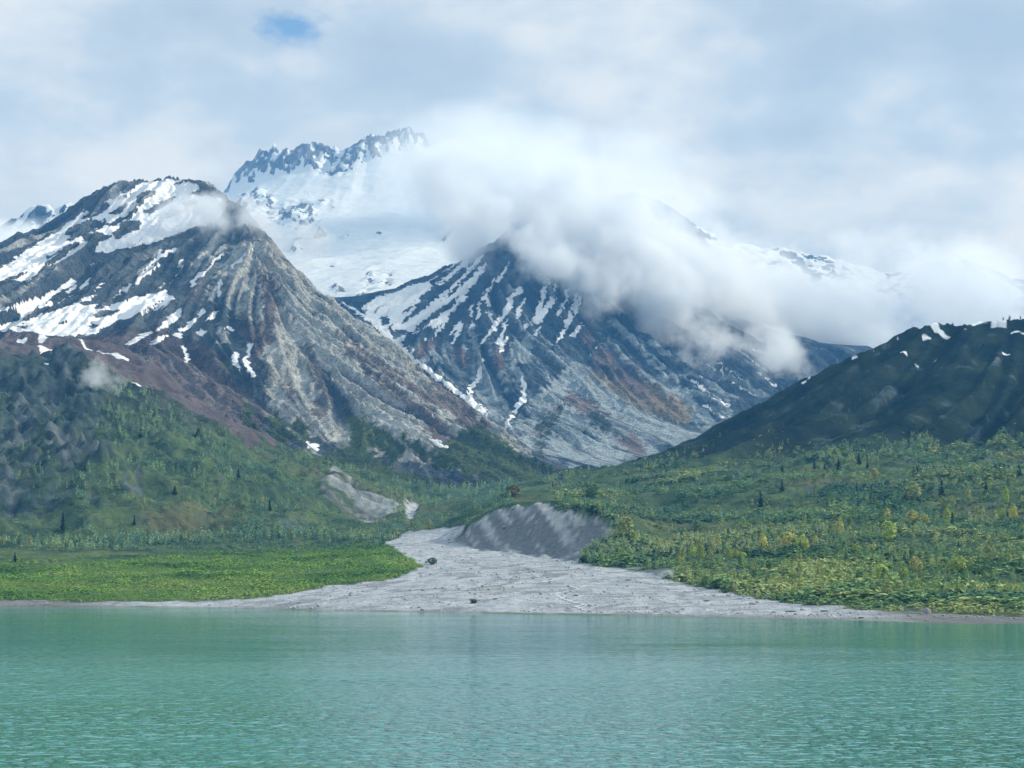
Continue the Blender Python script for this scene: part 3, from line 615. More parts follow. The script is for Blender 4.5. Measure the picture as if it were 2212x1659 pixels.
gcol = mixc(gcol, col(.17,.19,.16), smooth(0.62, 0.72, fbm(FL.X / 30, FL.Y / 10 + 5, 4, 69)) * smooth(1300, 900, FL.Y) * 0.6)
gcol = mixc(gcol, col(.20,.21,.19), smooth(0.8, 0.15, FL.H0) * 0.8)      # wet strip at the waterline
gcol = mixc(gcol, col(.10,.14,.07), smooth(0.5, 0.15, FL.H0) * smooth(0.55, 0.65, fbm(FL.X / 30, FL.X * 0 + 2.5, 3, 70)) * 0.8)
dark_beach = smooth(0.45, 0.55, gravel) * np.maximum(smooth(-190, -240, FL.X), smooth(150, 175, FL.X)) * smooth(2.9, 2.0, FL.H0 + 1.2 * (n2 - 0.5))
gcol = mixc(gcol, mixc(col(.10,.105,.105) + 0 * g, col(.2,.2,.2), n3), dark_beach * 0.85)
g = mixc(g, gcol, gv)
FL.col = g
FL.gravel = gv; FL.bare = np.clip(gv + bl + sc + rocky + smooth(0.3, 0.7, heath) + FL.snow, 0, 1); FL.meadow = meadow; FL.high = np.maximum(highR, 0)
FL.highL = highL; FL.heath = heath
# ------------------------------------------------------------------ materials
def nodemat(name):
    m = bpy.data.materials.new(name); m.use_nodes = True
    nt = m.node_tree; nt.nodes.clear()
    out = nt.nodes.new('ShaderNodeOutputMaterial')
    return m, nt, out
def N(nt, t, **kw):
    n = nt.nodes.new(t)
    for k, v in kw.items(): setattr(n, k, v)
    return n
def setin(n, **kw):
    for k, v in kw.items(): n.inputs[k.replace('_', ' ')].default_value = v
    return n
def math_(nt, op, a, b=None, clamp=False):
    n = N(nt, 'ShaderNodeMath', operation=op, use_clamp=clamp)
    for i, x in enumerate((a, b)):
        if x is None: continue
        if isinstance(x, (int, float)): n.inputs[i].default_value = x
        else: nt.links.new(x, n.inputs[i])
    return n.outputs[0]
def mixrgb(nt, fac, a, b, mode='MIX'):
    n = N(nt, 'ShaderNodeMix', data_type='RGBA', blend_type=mode)
    for s_, x in ((n.inputs['Factor'], fac), (n.inputs['A'], a), (n.inputs['B'], b)):
        if isinstance(x, (int, float)): s_.default_value = x
        elif isinstance(x, tuple): s_.default_value = x if len(x) == 4 else x + (1,)
        else: nt.links.new(x, s_)
    return n.outputs['Result']
def noise(nt, vec, scale, detail=4, rough=0.6, dims='3D'):
    n = N(nt, 'ShaderNodeTexNoise', noise_dimensions=dims)
    setin(n, Scale=scale, Detail=detail, Roughness=rough)
    if vec is not None: nt.links.new(vec, n.inputs['Vector'])
    return n.outputs['Fac']
def ramp(nt, x, a, b, lo=0.0, hi=1.0):
    n = N(nt, 'ShaderNodeMapRange'); nt.links.new(x, n.inputs[0])
    for i, q in zip((1, 2, 3, 4), (a, b, lo, hi)): n.inputs[i].default_value = q
    return n.outputs[0]
def land_material(name, s1, s2, bump, snow=True, vary=0.7, speck=0.35, snowc=(0.68, 0.72, 0.755)):
    """soil, rock and snow from the image-traced cover, broken up by noise at two scales (metres)"""
    m, nt, out = nodemat(name)
    geo = N(nt, 'ShaderNodeNewGeometry'); pos = geo.outputs['Position']
    at = N(nt, 'ShaderNodeAttribute', attribute_name='cover')
    n1 = noise(nt, pos, 1 / s1, 5, 0.62); n2 = noise(nt, pos, 1 / s2, 3, 0.6)
    k = math_(nt, 'ADD', math_(nt, 'MULTIPLY', math_(nt, 'SUBTRACT', n1, 0.5), vary * 2.2), math_(nt, 'MULTIPLY', math_(nt, 'SUBTRACT', n2, 0.5), vary * 1.4))
    k = math_(nt, 'ADD', k, 1.0)
    k = math_(nt, 'MAXIMUM', k, 0.25)
    cc = N(nt, 'ShaderNodeCombineXYZ')
    for i in range(3): nt.links.new(k, cc.inputs[i])
    c = mixrgb(nt, 1.0, at.outputs['Color'], cc.outputs[0], 'MULTIPLY')
    b = N(nt, 'ShaderNodeBump'); setin(b, Strength=1.0, Distance=bump)
    hgt = math_(nt, 'ADD', n1, math_(nt, 'MULTIPLY', n2, 0.4))
    bs = N(nt, 'ShaderNodeBsdfPrincipled'); setin(bs, Roughness=0.92)
    bs.inputs['Specular IOR Level'].default_value = 0.0
    if snow:
        sn = N(nt, 'ShaderNodeAttribute', attribute_name='snow').outputs['Fac']
        f = math_(nt, 'ADD', sn, math_(nt, 'MULTIPLY', math_(nt, 'SUBTRACT', n1, 0.5), speck))
        f = ramp(nt, f, 0.36, 0.62)
        c = mixrgb(nt, f, c, snowc)
        hgt = math_(nt, 'MULTIPLY', hgt, ramp(nt, f, 0, 1, 1.0, 0.25))
    nt.links.new(hgt, b.inputs['Height']); nt.links.new(b.outputs[0], bs.inputs['Normal'])
    nt.links.new(c, bs.inputs['Base Color'])
    nt.links.new(bs.outputs[0], out.inputs['Surface'])
    return m
rock_mat = land_material('mountain_rock_and_snow', 20, 5, 15)
far_mat = land_material('far_rock_and_snow', 30, 10, 14, speck=1.3, snowc=(0.54, 0.60, 0.65))  # far snow colour darkened to stand in for cloud shade on it
soil_mat = land_material('valley_soil_and_gravel', 6, 1.6, 2.0, vary=0.5)
def structure(o, label=None):
    o['kind'] = 'structure'
    if label: o['label'] = label
    return o
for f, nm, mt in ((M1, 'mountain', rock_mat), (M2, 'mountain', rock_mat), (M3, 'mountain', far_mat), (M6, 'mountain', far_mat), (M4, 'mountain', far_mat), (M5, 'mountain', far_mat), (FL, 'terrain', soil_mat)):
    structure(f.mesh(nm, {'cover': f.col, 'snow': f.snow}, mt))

# ------------------------------------------------------------------ water
def water():
    m, nt, out = nodemat('glacial_water')
    geo = N(nt, 'ShaderNodeNewGeometry'); pos = geo.outputs['Position']
    mp = N(nt, 'ShaderNodeMapping'); nt.links.new(pos, mp.inputs[0]); mp.inputs['Scale'].default_value = (0.95, 1.0, 1.0)
    w1 = noise(nt, mp.outputs[0], 0.5, 2, 0.5); w2 = noise(nt, mp.outputs[0], 0.2, 2, 0.55)
    mp2 = N(nt, 'ShaderNodeMapping'); nt.links.new(pos, mp2.inputs[0]); mp2.inputs['Scale'].default_value = (0.010, 0.022, 1.0)
    gust = ramp(nt, noise(nt, mp2.outputs[0], 1.0, 3, 0.6), 0.34, 0.68, 0.25, 1.0)
    sep = N(nt, 'ShaderNodeSeparateXYZ'); nt.links.new(pos, sep.inputs[0])
    calm = ramp(nt, sep.outputs[1], 240, 560, 1.0, 0.11)       # lee of the land: calmer towards the shore
    crest = ramp(nt, w1, 0.49, 0.80)                            # scattered little crests
    crest = math_(nt, 'MULTIPLY', crest, ramp(nt, sep.outputs[1], 230, 480, 1.6, 0.2))
    hgt = math_(nt, 'ADD', math_(nt, 'MULTIPLY', crest, 0.75), math_(nt, 'MULTIPLY', w2, 0.55))
    hgt = math_(nt, 'MULTIPLY', math_(nt, 'MULTIPLY', hgt, gust), calm)
    b = N(nt, 'ShaderNodeBump'); setin(b, Strength=1.0, Distance=3.6); nt.links.new(hgt, b.inputs['Height'])
    bs = N(nt, 'ShaderNodeBsdfPrincipled'); setin(bs, Roughness=0.055, IOR=1.33)
    bs.inputs['Base Color'].default_value = (0.045, 0.265, 0.245, 1)
    nt.links.new(b.outputs[0], bs.inputs['Normal']); nt.links.new(bs.outputs[0], out.inputs['Surface'])
    ys = np.r_[-300, 0, np.arange(60, 1120, 20)]; xs = np.arange(-1200, 1201, 50)
    X, Y = np.meshgrid(xs, ys); ny, nx = X.shape
    idx = np.arange(ny * nx).reshape(ny, nx)
    q = np.stack([idx[:-1, :-1], idx[:-1, 1:], idx[1:, 1:], idx[1:, :-1]], -1).reshape(-1, 4)
    me = quad_mesh('water', np.stack([X.ravel(), Y.ravel(), 0 * X.ravel()], -1), q); me.materials.append(m)
    o = bpy.data.objects.new('water', me); C.objects.link(o); structure(o)
water()
# ------------------------------------------------------------------ plants
def hit(px, py, y0=640.0, y1=3300.0):
    """first point of the ground along a sight line"""
    ys = np.arange(y0, y1, 1.5); dx, dz = (px - 1106.0) / F2, (829.5 - py) / F2
    t = ys / (CP - dz * SP); z = EYE_Z + t * (SP + dz * CP); x = dx * t
    h = FL.at(FL.H, x, ys); k = np.nonzero(h >= z)[0]
    if not len(k): return None
    i = k[0]; return (float(x[i]), float(ys[i]), float(h[i]))
def leaf_material(name, by_object):
    m, nt, out = nodemat(name)
    if by_object:
        c = N(nt, 'ShaderNodeObjectInfo').outputs['Color']
    else:
        c = N(nt, 'ShaderNodeAttribute', attribute_name='tint').outputs['Color']
    geo = N(nt, 'ShaderNodeNewGeometry')
    n = noise(nt, geo.outputs['Position'], 0.8, 2, 0.6)
    k = ramp(nt, n, 0.3, 0.7, 0.75, 1.22)
    cc = N(nt, 'ShaderNodeCombineXYZ')
    for i in range(3): nt.links.new(k, cc.inputs[i])
    c = mixrgb(nt, 1.0, c, cc.outputs[0], 'MULTIPLY')
    d = N(nt, 'ShaderNodeBsdfDiffuse'); tr = N(nt, 'ShaderNodeBsdfTranslucent'); mx = N(nt, 'ShaderNodeMixShader'); mx.inputs[0].default_value = 0.15
    nt.links.new(c, d.inputs[0]); nt.links.new(c, tr.inputs[0]); nt.links.new(d.outputs[0], mx.inputs[1]); nt.links.new(tr.outputs[0], mx.inputs[2])
    nt.links.new(mx.outputs[0], out.inputs['Surface'])
    return m
def bark_material():
    m, nt, out = nodemat('bark'); geo = N(nt, 'ShaderNodeNewGeometry')
    n = noise(nt, geo.outputs['Position'], 6, 3, 0.6)
    bs = N(nt, 'ShaderNodeBsdfPrincipled'); setin(bs, Roughness=0.9); nt.links.new(mixrgb(nt, n, (0.07, 0.06, 0.05), (0.22, 0.2, 0.18)), bs.inputs['Base Color'])
    nt.links.new(bs.outputs[0], out.inputs['Surface']); return m
LEAF_T, LEAF_S, BARK = leaf_material('foliage', True), leaf_material('scrub_foliage', False), bark_material()
def leaf_quads(P_, size, r, out_=0.75, mid=0.35):
    """a small leaf spray at each point, facing roughly outwards like the skin of a crown"""
    n = len(P_)
    o = P_ - np.array((0, 0, mid)); o[:, 2] += 0.15; o /= np.linalg.norm(o, axis=1)[:, None] + 1e-6
    nn = o * out_ + r.normal(size=(n, 3)) * (1 - out_) * 1.1; nn /= np.linalg.norm(nn, axis=1)[:, None]
    a = r.normal(size=(n, 3)); a -= nn * (a * nn).sum(1)[:, None]; a /= np.linalg.norm(a, axis=1)[:, None]
    b = np.cross(nn, a)
    s = (size * r.uniform(0.6, 1.4, n))[:, None]
    V = np.stack([P_ - a * s, P_ + b * s * 0.6, P_ + a * s, P_ - b * s * 0.6], 1)
    return V.reshape(-1, 3), np.arange(4 * n).reshape(-1, 4)
def crown_points(kind, n, r):
    """unit crown: height 1, spread about +-0.5"""
    z = r.uniform(0, 1, n); a = r.uniform(0, 2 * math.pi, n)
    nb = r.integers(5, 9); lob = r.uniform(0, 2 * math.pi, nb); lz = r.uniform(0.1, 0.95, nb)
    if kind == 'poplar':
        z = 0.10 + 0.90 * z ** 0.9; w = 0.5 * np.sin(np.clip((z - 0.06) / 0.96, 0, 1) ** 0.75 * math.pi) ** 0.7 * (1 - 0.25 * z)
    elif kind == 'round':
        z = 0.12 + 0.88 * z; w = 0.5 * np.sqrt(np.clip(1 - ((z - 0.55) / 0.46) ** 2, 0, 1))
    elif kind == 'spruce':
        z = 0.05 + 0.95 * z ** 1.5; w = 0.5 * (1.02 - z) * (0.62 + 0.38 * np.cos(z * 44)) 
    else:
        z = z ** 1.3; w = 0.5 * np.sqrt(np.clip(1 - z * z, 0, 1))
    if kind != 'spruce':
        f = np.ones(n)
        for l, q in zip(lob, lz): f += 0.45 * np.exp(-((np.angle(np.exp(1j * (a - l)))) ** 2 / 0.35 + (z - q) ** 2 / 0.02))
        w = w * f / 1.25
    rad = w * np.sqrt(r.uniform(0.15, 1, n))
    p = np.stack([rad * np.cos(a), rad * np.sin(a), z], 1)
    if kind == 'spruce': p[:, 2] -= 0.12 * rad
    return p
def tube_mesh(name, paths):
    """tapered limbs: each path is a list of (x, y, z, radius)"""
    V, Q = [], []
    for p in paths:
        b = len(V)
        for x, y, z, rad in p:
            for k in range(6):
                t = k * math.pi / 3; V.append((x + rad * math.cos(t), y + rad * math.sin(t), z))
        for i in range(len(p) - 1):
            for k in range(6): Q.append((b + i * 6 + k, b + i * 6 + (k + 1) % 6, b + i * 6 + 6 + (k + 1) % 6, b + i * 6 + 6 + k))
    me = quad_mesh(name, np.array(V), np.array(Q)); me.materials.append(BARK); return me
def tree_protos(kind, count, leaves, lsize, seed):
    out = []
    for i in range(count):
        r = np.random.default_rng(seed + i)
        P_ = crown_points(kind, leaves, r)
        ok = vnoise(P_[:, 0] * 5 + i * 9, P_[:, 2] * 6 + P_[:, 1] * 3, 5) > 0.30      # gaps
        V, Q = leaf_quads(P_[ok], lsize, r, 0.72, 0.45)
        cm = quad_mesh('crown', V, Q, False); cm.materials.append(LEAF_T)
        lean = r.normal(size=2) * 0.02
        paths = [[(0, 0, -0.06, 0.022), (lean[0], lean[1], 0.45, 0.014), (lean[0] * 2, lean[1] * 2, 0.93, 0.004)]]
        if kind != 'spruce':
            for k in range(5):
                h = 0.2 + 0.12 * k; t = r.uniform(0, 6.28); l = 0.28 * (1 - h * 0.6)
                paths.append([(lean[0], lean[1], h, 0.008), (l * math.cos(t), l * math.sin(t), h + 0.2, 0.003)])
        out.append((cm, tube_mesh('trunk', paths)))
    return out
PROTO = {'poplar': tree_protos('poplar', 6, 420, 0.075, 100), 'round': tree_protos('round', 5, 480, 0.080, 200), 'spruce': tree_protos('spruce', 4, 560, 0.075, 300)}
def plant_tree(kind, pos, h, w, tint, name, label, cat, group=None):
    cm, tm = random.choice(PROTO[kind])
    e = bpy.data.objects.new(name, None); C.objects.link(e); e.empty_display_size = 0.5
    e.location = (pos[0], pos[1], pos[2] - 0.2); e.scale = (w, w, h); e.rotation_euler = (0, 0, random.uniform(0, 6.28))
    e['label'] = label; e['category'] = cat
    if group: e['group'] = group
    c = bpy.data.objects.new('crown', cm); c.parent = e; C.objects.link(c); c.color = tuple(tint) + (1,)
    t = bpy.data.objects.new('trunk', tm); t.parent = e; C.objects.link(t)
    return e
TAKEN = []
def px_size(Y): return Y / F2
def traced(conv, row, kind, tint, name, label, cat, group=None):
    x, y, hp, wp = row
    (px, py), = conv((x, y)); p = hit(px, py)
    if p is None: return None
    k = px_size(p[1]) / 2.9538 * 1.1
    TAKEN.append(p[:2])
    j = random.uniform(0.85, 1.15)
    return plant_tree(kind, p, hp * k, wp * k * 1.1, [c * j for c in tint], name, label, cat, group)
DARK = (0.026, 0.048, 0.040)
YEL, LIME, GREEN, OLIVE, RUST = (0.50, 0.50, 0.14), (0.36, 0.46, 0.11), (0.13, 0.24, 0.09), (0.30, 0.35, 0.13), (0.42, 0.42, 0.13)

for conv, x, y, h, w, lab in (
 (A6,1315,582,58,26,'lone dark spruce on the green plateau above the grey bluff'),
 (A5,400,1182,110,46,'largest dark spruce at the foot of the left hill'),
 (A5,857,1140,62,28,'slim dark spruce on the middle of the left hill foot'),
 (A5,1720,1050,70,34,'dark spruce on the left hill near its grey scarp'),
 (A5,1115,942,48,46,'squat dark spruce halfway up the left hill below the bare rocks'),
 (A5,95,1372,54,40,'dark spruce behind the bright meadow at the left edge'),
 (A5,1520,852,64,40,'dark spruce high on the right shoulder of the left hill'),
 (A5,1265,578,52,60,'broad dark spruce just under the brown ridge of the left hill'),
 (A5,895,582,50,50,'dark spruce high on the left hill below the mist'),
 (A7,530,684,92,56,'broad dark spruce in mid slope straight above the yellow poplars'),
 (A7,1145,612,76,26,'narrow dark spruce in the middle of the right slope'),
 (A7,1690,616,95,56,'broad dark spruce on the right slope above the pale rounded tree'),
 (A7,1755,818,92,50,'big dark spruce beside the yellow poplars at the right'),
 (A7,1795,987,82,34,'leaning dark spruce low on the right slope above the green bush'),
 (A7,345,1167,52,28,'first of two small spruces at the edge of the gravel fan'),
 (A7,392,1157,50,24,'second of two small spruces at the edge of the gravel fan, further right'),
 (A7,2180,482,62,50,'dark spruce under the dark hill at the right edge'),
 (A7,1160,412,66,46,'dark spruce topmost in the row at the foot of the dark hill'),
 (A7,875,442,60,28,'slim dark spruce at the left end of the row below the dark hill')):
    traced(conv, (x, y, h, w), 'spruce', DARK, 'spruce_tree', lab, 'spruce')
for x, y, h, w in ((1215,442,58,30),(1030,452,68,46),(820,482,38,40),(940,456,38,34),(670,472,52,34),(670,582,62,40),(1530,482,48,60),(1725,376,32,30),(1970,608,74,50),(2110,782,60,44)):
    traced(A7, (x, y, h, w), 'spruce', DARK, 'spruce_tree', 'small dark spruce among green shrubs on the upper part of the wooded right slope', 'spruce', 'dark spruces scattered on the upper right slope')
for x, y, h, w, t, kd, lab in (
 (690,965,112,112,YEL,'round','broad golden poplar, roundest of the clump left of the clearing'),
 (545,965,104,64,YEL,'poplar','golden poplar at the left end of the bright clump'),
 (790,985,136,84,LIME,'poplar','tall lime green poplar just right of the golden clump'),
 (1040,868,112,60,YEL,'poplar','golden poplar with a slanting crown above the pale clearing'),
 (1340,790,94,56,YEL,'poplar','upper of two yellow poplars stacked up the middle of the right slope'),
 (1345,912,124,106,LIME,'round','lower and broader of two yellow poplars stacked up the middle of the right slope'),
 (1720,808,112,66,LIME,'poplar','bright poplar standing left of the big dark spruce'),
 (1515,1098,92,66,RUST,'round','small orange tree alone among green shrubs'),
 (1790,1100,92,112,LIME,'round','bright green rounded bush tree low on the right slope'),
 (2000,1068,165,80,OLIVE,'poplar','tallest olive poplar near the right edge'),
 (1260,504,64,52,RUST,'round','orange tree high in the row below the dark hill'),
 (1505,645,112,112,OLIVE,'round','pale rounded tree in the middle of the upper right slope'),
 (1860,655,102,44,OLIVE,'poplar','slim olive poplar right of the pale rounded tree'),
 (2100,668,104,48,LIME,'poplar','slim lime poplar high at the right edge')):
    traced(A7, (x, y, h, w), kd, t, 'poplar_tree' if kd == 'poplar' else 'rounded_tree', lab, 'tree')
traced(A6, (1780,890,130,110), 'round', OLIVE, 'rounded_tree', 'pale olive tree hanging on the right end of the grey bluff', 'tree')
traced(A6, (1060,615,66,110), 'round', (0.19,0.18,0.07), 'rounded_tree', 'yellowish bush tree at the top left of the grey bluff', 'tree')
traced(A6, (1560,620,80,110), 'round', GREEN, 'rounded_tree', 'dark green rounded tree right of the lone spruce', 'tree')
traced(A6, (545,1050,40,70), 'round', (0.09,0.17,0.06), 'willow_bush', 'round green bush at the tip of the meadow on the gravel', 'bush')
traced(A6, (808,1298,26,60), 'round', (0.09,0.11,0.05), 'willow_bush', 'low olive bush alone in the middle of the gravel fan', 'bush')
traced(A7, (305,1232,26,64), 'round', (0.07,0.13,0.05), 'willow_bush', 'low green bush on the right edge of the gravel fan', 'bush')
traced(A7, (425,1250,22,34), 'round', (0.09,0.12,0.05), 'willow_bush', 'tiny bush right of the low green bush on the gravel', 'bush')
for x, y, h, w in ((880,935,64,40),(985,880,92,60),(1100,875,72,36),(1500,808,100,80),(1575,800,70,60),(1700,700,74,44),(1755,695,76,48),(1910,745,62,40),(2070,765,70,50),(330,1020,94,56),(215,1020,104,40),(145,1030,130,48),(95,1010,84,48),(40,1030,80,44),(405,1045,70,50),(265,945,84,40),(1880,1090,64,42),(910,1078,62,34),(1300,1170,112,84),(1450,1170,92,76),(1410,1248,82,48),(1340,1280,104,84),(820,975,80,50),(2150,760,90,60)):
    traced(A7, (x, y, h, w), random.choice(('poplar', 'poplar', 'round')), YEL if y < 1000 and random.random() < .6 else LIME if random.random() < .5 else OLIVE, 'poplar_tree', 'yellow-green poplar with a fresh crown above the shrubs of the lower right slope', 'tree', 'yellow-green poplars on the lower right slope')
for x, y, h, w in ((2130,822,36,22),(2090,822,24,14),(2200,822,26,14),(2182,826,18,14),(1766,866,20,16)):
    (px, py), = A4((x, y)); best = None
    col_ = np.arange(2250, 2600, 3.0); xx = (px - 1106) / F2 * col_ / CP
    zz = FL.at(FL.H, xx, col_); uu, vv = project(xx, col_, zz); i = int(vv.argmin())
    plant_tree('poplar', (float(xx[i]), float(col_[i]), float(zz[i])), h * px_size(col_[i]) * 0.36, w * px_size(col_[i]) * 0.36, (0.07, 0.09, 0.06), 'poplar_tree', 'tiny tree standing on the snowy skyline of the dark hill', 'tree', 'tiny trees on the dark hill skyline')

# ---- where the rest may grow
uu, vv = project(FL.X, FL.Y, FL.H)
vis = (uu > -280) & (uu < SW + 280)
grow = FL.canopy * (1 - FL.bare) * (FL.H0 > 1.2) * vis
def scatter(w, n, r):
    p = (w / w.sum()).ravel().cumsum(); k = np.searchsorted(p, r.random(n))
    k = np.minimum(k, w.size - 1)
    x = FL.X.ravel()[k] + r.uniform(-1.5, 1.5, n); y = FL.Y.ravel()[k] + r.uniform(-1.5, 1.5, n)
    return x, y, FL.at(FL.H, x, y), k
clump = smooth(0.42, 0.62, fbm(FL.X / 60, FL.Y / 70, 4, 81))
right_low = (FL.X > 40) * smooth(170, 110, FL.H0)
left_hill = (FL.X < 0) * (FL.H0 > 32) * (1 - np.clip(FL.meadow, 0, 1))
r = np.random.default_rng(12)
# individual trees of the right slope, the near ones
w = grow * right_low * (uu < SW + 60) * (FL.Y < 1700) * (FL.H0 > 6) * (0.1 + clump) / (FL.Y / 1000) ** 2.5
x, y, z, k = scatter(w, 175, r)
order = np.argsort(y)
for i in range(175):
    d = y[i]; tone = random.random()
    kind = 'poplar' if tone < 0.6 else 'round'
    tint, lab, grp = [(OLIVE, 'olive leafed young tree among shrubs on the wooded right slope', 'olive young trees on the right slope'), (GREEN, 'fresh green young tree among shrubs on the wooded right slope', 'green young trees on the right slope'), (LIME, 'bright lime young tree among shrubs on the wooded right slope', 'lime young trees on the right slope')][int(random.random() * 2.5)]
    h = random.uniform(4.5, 9.5) * (1.0 if d > 1000 else 0.75); wd = h * (random.uniform(0.35, 0.6) if kind == 'poplar' else random.uniform(0.7, 1.0))
    j = random.uniform(0.75, 1.1)
    plant_tree(kind, (float(x[i]), float(y[i]), float(z[i])), h, wd, [c * j for c in tint], 'young_tree', lab, 'tree', grp)
w = grow * left_hill * (uu > -60) * (FL.Y < 1950) * (0.05 + clump) / (FL.Y / 1000) ** 2
x, y, z, k = scatter(w, 70, r)
for i in range(70):
    h = random.uniform(5, 11); j = random.uniform(0.7, 1.1)
    pale = random.random() < 0.5
    plant_tree('poplar' if random.random() < .7 else 'round', (float(x[i]), float(y[i]), float(z[i])), h, h * random.uniform(0.4, 0.7), [c * j for c in ((0.32, 0.36, 0.16) if pale else (0.13, 0.22, 0.12))], 'young_tree', 'pale yellowish young tree along the foot of the left hill' if pale else 'blue-green young tree along the foot of the left hill', 'tree', 'pale trees at the left hill foot' if pale else 'green trees at the left hill foot')

# ---- woodland and scrub nobody could count
def mass(name, label, specs):
    Vs, Qs, Ts = [], [], []; off = 0
    for kind, x, y, z, h, wd, tint, nl, ls, nv, seed in specs:
        rr = np.random.default_rng(seed); var = rr.integers(0, nv, len(x)); rot = rr.uniform(0, 6.28, len(x))
        for v_ in range(nv):
            m = var == v_
            if not m.any(): continue
            V, Q = leaf_quads(crown_points(kind, nl, rr), ls, rr, 0.75, 0.15 if kind == 'shrub' else 0.45)
            cs, sn = np.cos(rot[m]), np.sin(rot[m])
            X = x[m, None] + wd[m, None] * (V[None, :, 0] * cs[:, None] - V[None, :, 1] * sn[:, None])
            Y = y[m, None] + wd[m, None] * (V[None, :, 0] * sn[:, None] + V[None, :, 1] * cs[:, None])
            Z = z[m, None] - 0.15 + h[m, None] * V[None, :, 2]
            n = m.sum(); nvtx = len(V)
            Vs.append(np.stack([X, Y, Z], -1).reshape(-1, 3))
            Qs.append((Q[None] + (np.arange(n) * nvtx)[:, None, None]).reshape(-1, 4) + off); off += n * nvtx
            Ts.append(np.repeat(tint[m], nvtx, 0))
    me = quad_mesh(name, np.concatenate(Vs), np.concatenate(Qs), False)
    T = np.concatenate(Ts); at = me.attributes.new('tint', 'FLOAT_COLOR', 'POINT')
    at.data.foreach_set('color', np.concatenate([T, np.ones((len(T), 1))], 1).astype(np.float32).ravel())
    me.materials.append(LEAF_S)
    o = bpy.data.objects.new(name, me); C.objects.link(o); o['kind'] = 'stuff'; o['label'] = label
    return o
def tones(n, pal, x, y, sc, sd, r, jit=0.15):
    pal = np.array(pal); t = np.clip((fbm(x / sc, y / sc, 4, sd) - 0.5) * 2.6 + 0.5 + r.normal(size=n) * jit, 0, 0.999) * (len(pal) - 1)
    i = t.astype(int); f = (t - i)[:, None]
    return (pal[i] * (1 - f) + pal[np.minimum(i + 1, len(pal) - 1)] * f) * r.uniform(0.85, 1.12, n)[:, None]
def ones(a): return np.ones_like(a)
specs = []
n = 25000     # low willow of the meadow
w = grow * np.clip(FL.meadow, 0, 1) / (FL.Y / 1000) ** 1.6
x, y, z, k = scatter(w, n, r); h = r.uniform(0.7, 1.4, n) * (0.8 + 0.8 * smooth(0.5, 0.65, fbm(x / 14, y / 40, 3, 90)))
specs.append(('shrub', x, y, z, h, h * r.uniform(1.2, 2.2, n), tones(n, [(0.109,0.227,0.074),(0.198,0.372,0.089),(0.248,0.424,0.100),(0.327,0.454,0.137)], x, y, 45, 82, r), 18, 0.22, 6, 1))
mass('willow_scrub', 'bright green low willow covering the flat meadow beside the gravel', specs); specs = []
n = 15000     # alder and willow on the right slope
w = grow * right_low / (FL.Y / 1000) ** 2.0 * (0.5 + clump)
x, y, z, k = scatter(w, n, r); h = r.uniform(1.2, 3.6, n) * (0.8 + 0.7 * clump.ravel()[k])
specs.append(('shrub', x, y, z, h, h * r.uniform(1.4, 2.8, n), tones(n, [(0.085,0.189,0.122),(0.155,0.290,0.139),(0.253,0.392,0.156),(0.408,0.493,0.208)], x, y, 60, 83, r), 40, 0.17, 6, 2))
n = 6200      # thicker growth of trees behind
w = grow * right_low * (FL.Y > 1300) * clump / (FL.Y / 1000) ** 2
x, y, z, k = scatter(w, n, r); h = r.uniform(3, 8, n)
specs.append(('poplar', x, y, z, h, h * r.uniform(0.4, 0.8, n), tones(n, [(0.101,0.223,0.172),(0.153,0.287,0.172),(0.253,0.365,0.204),(0.380,0.444,0.234)], x, y, 90, 84, r), 34, 0.11, 6, 3))
n = 2400      # lighter trees standing out of the scrub
w = grow * right_low * (FL.Y < 1500) * (FL.H0 > 5) * (0.15 + clump) / (FL.Y / 1000) ** 1.6 * smooth(-80, 330, FL.X)
x, y, z, k = scatter(w, n, r); h = r.uniform(3.2, 8, n)
specs.append(('poplar', x, y, z, h, h * r.uniform(0.35, 0.75, n), tones(n, [(0.125,0.236,0.103),(0.229,0.343,0.129),(0.312,0.408,0.155),(0.437,0.473,0.193)], x, y, 50, 88, r, .2), 60, 0.11, 6, 7))
n = 420       # a few green trees up the dark hill
w = FL.canopy * (FL.X > 100) * (FL.H0 > 120) * (FL.H0 < 240) * vis * clump / (FL.Y / 1000) ** 2
x, y, z, k = scatter(w, n, r); h = r.uniform(4, 9, n)
specs.append(('poplar', x, y, z, h, h * r.uniform(0.4, 0.8, n), tones(n, [(.05,.08,.05),(.09,.13,.07),(.16,.19,.09)], x, y, 50, 89, r, .3), 36, 0.11, 4, 8))
n = 5000      # leafless heath and scattered scrub on the dark hill
w = (FL.canopy * (1 - FL.snow) * (FL.X > 60) * (FL.H0 > 110) * vis) / (FL.Y / 1000) ** 2
x, y, z, k = scatter(w, n, r); h = r.uniform(0.8, 2.6, n)
specs.append(('shrub', x, y, z, h, h * r.uniform(1.2, 2.4, n), tones(n, [(0.014,0.024,0.026),(0.022,0.034,0.030),(0.034,0.046,0.034),(0.070,0.085,0.050)], x, y, 80, 85, r, .3), 16, 0.16, 5, 4))
mass('alder_scrub', 'alder and willow scrub thick over the right hillside', specs); specs = []
n = 17500
w = grow * left_hill * (1 - 0.75 * FL.cliff) * (0.35 + clump) / (FL.Y / 1000) ** 2 * np.where(FL.H0 > 200, 0.5, 1)
x, y, z, k = scatter(w, n, r); h = r.uniform(1.5, 4.2, n)
specs.append(('shrub', x, y, z, h, h * r.uniform(1.0, 2.0, n), tones(n, [(0.067,0.146,0.112),(0.100,0.208,0.137),(0.157,0.281,0.162),(0.257,0.342,0.186)], x, y, 80, 86, r), 18, 0.16, 6, 5))
n = 3000
w = grow * left_hill * (1 - 0.8 * FL.cliff) * clump ** 2 / (FL.Y / 1000) ** 2 * np.where(FL.H0 > 240, 0.3, 1)
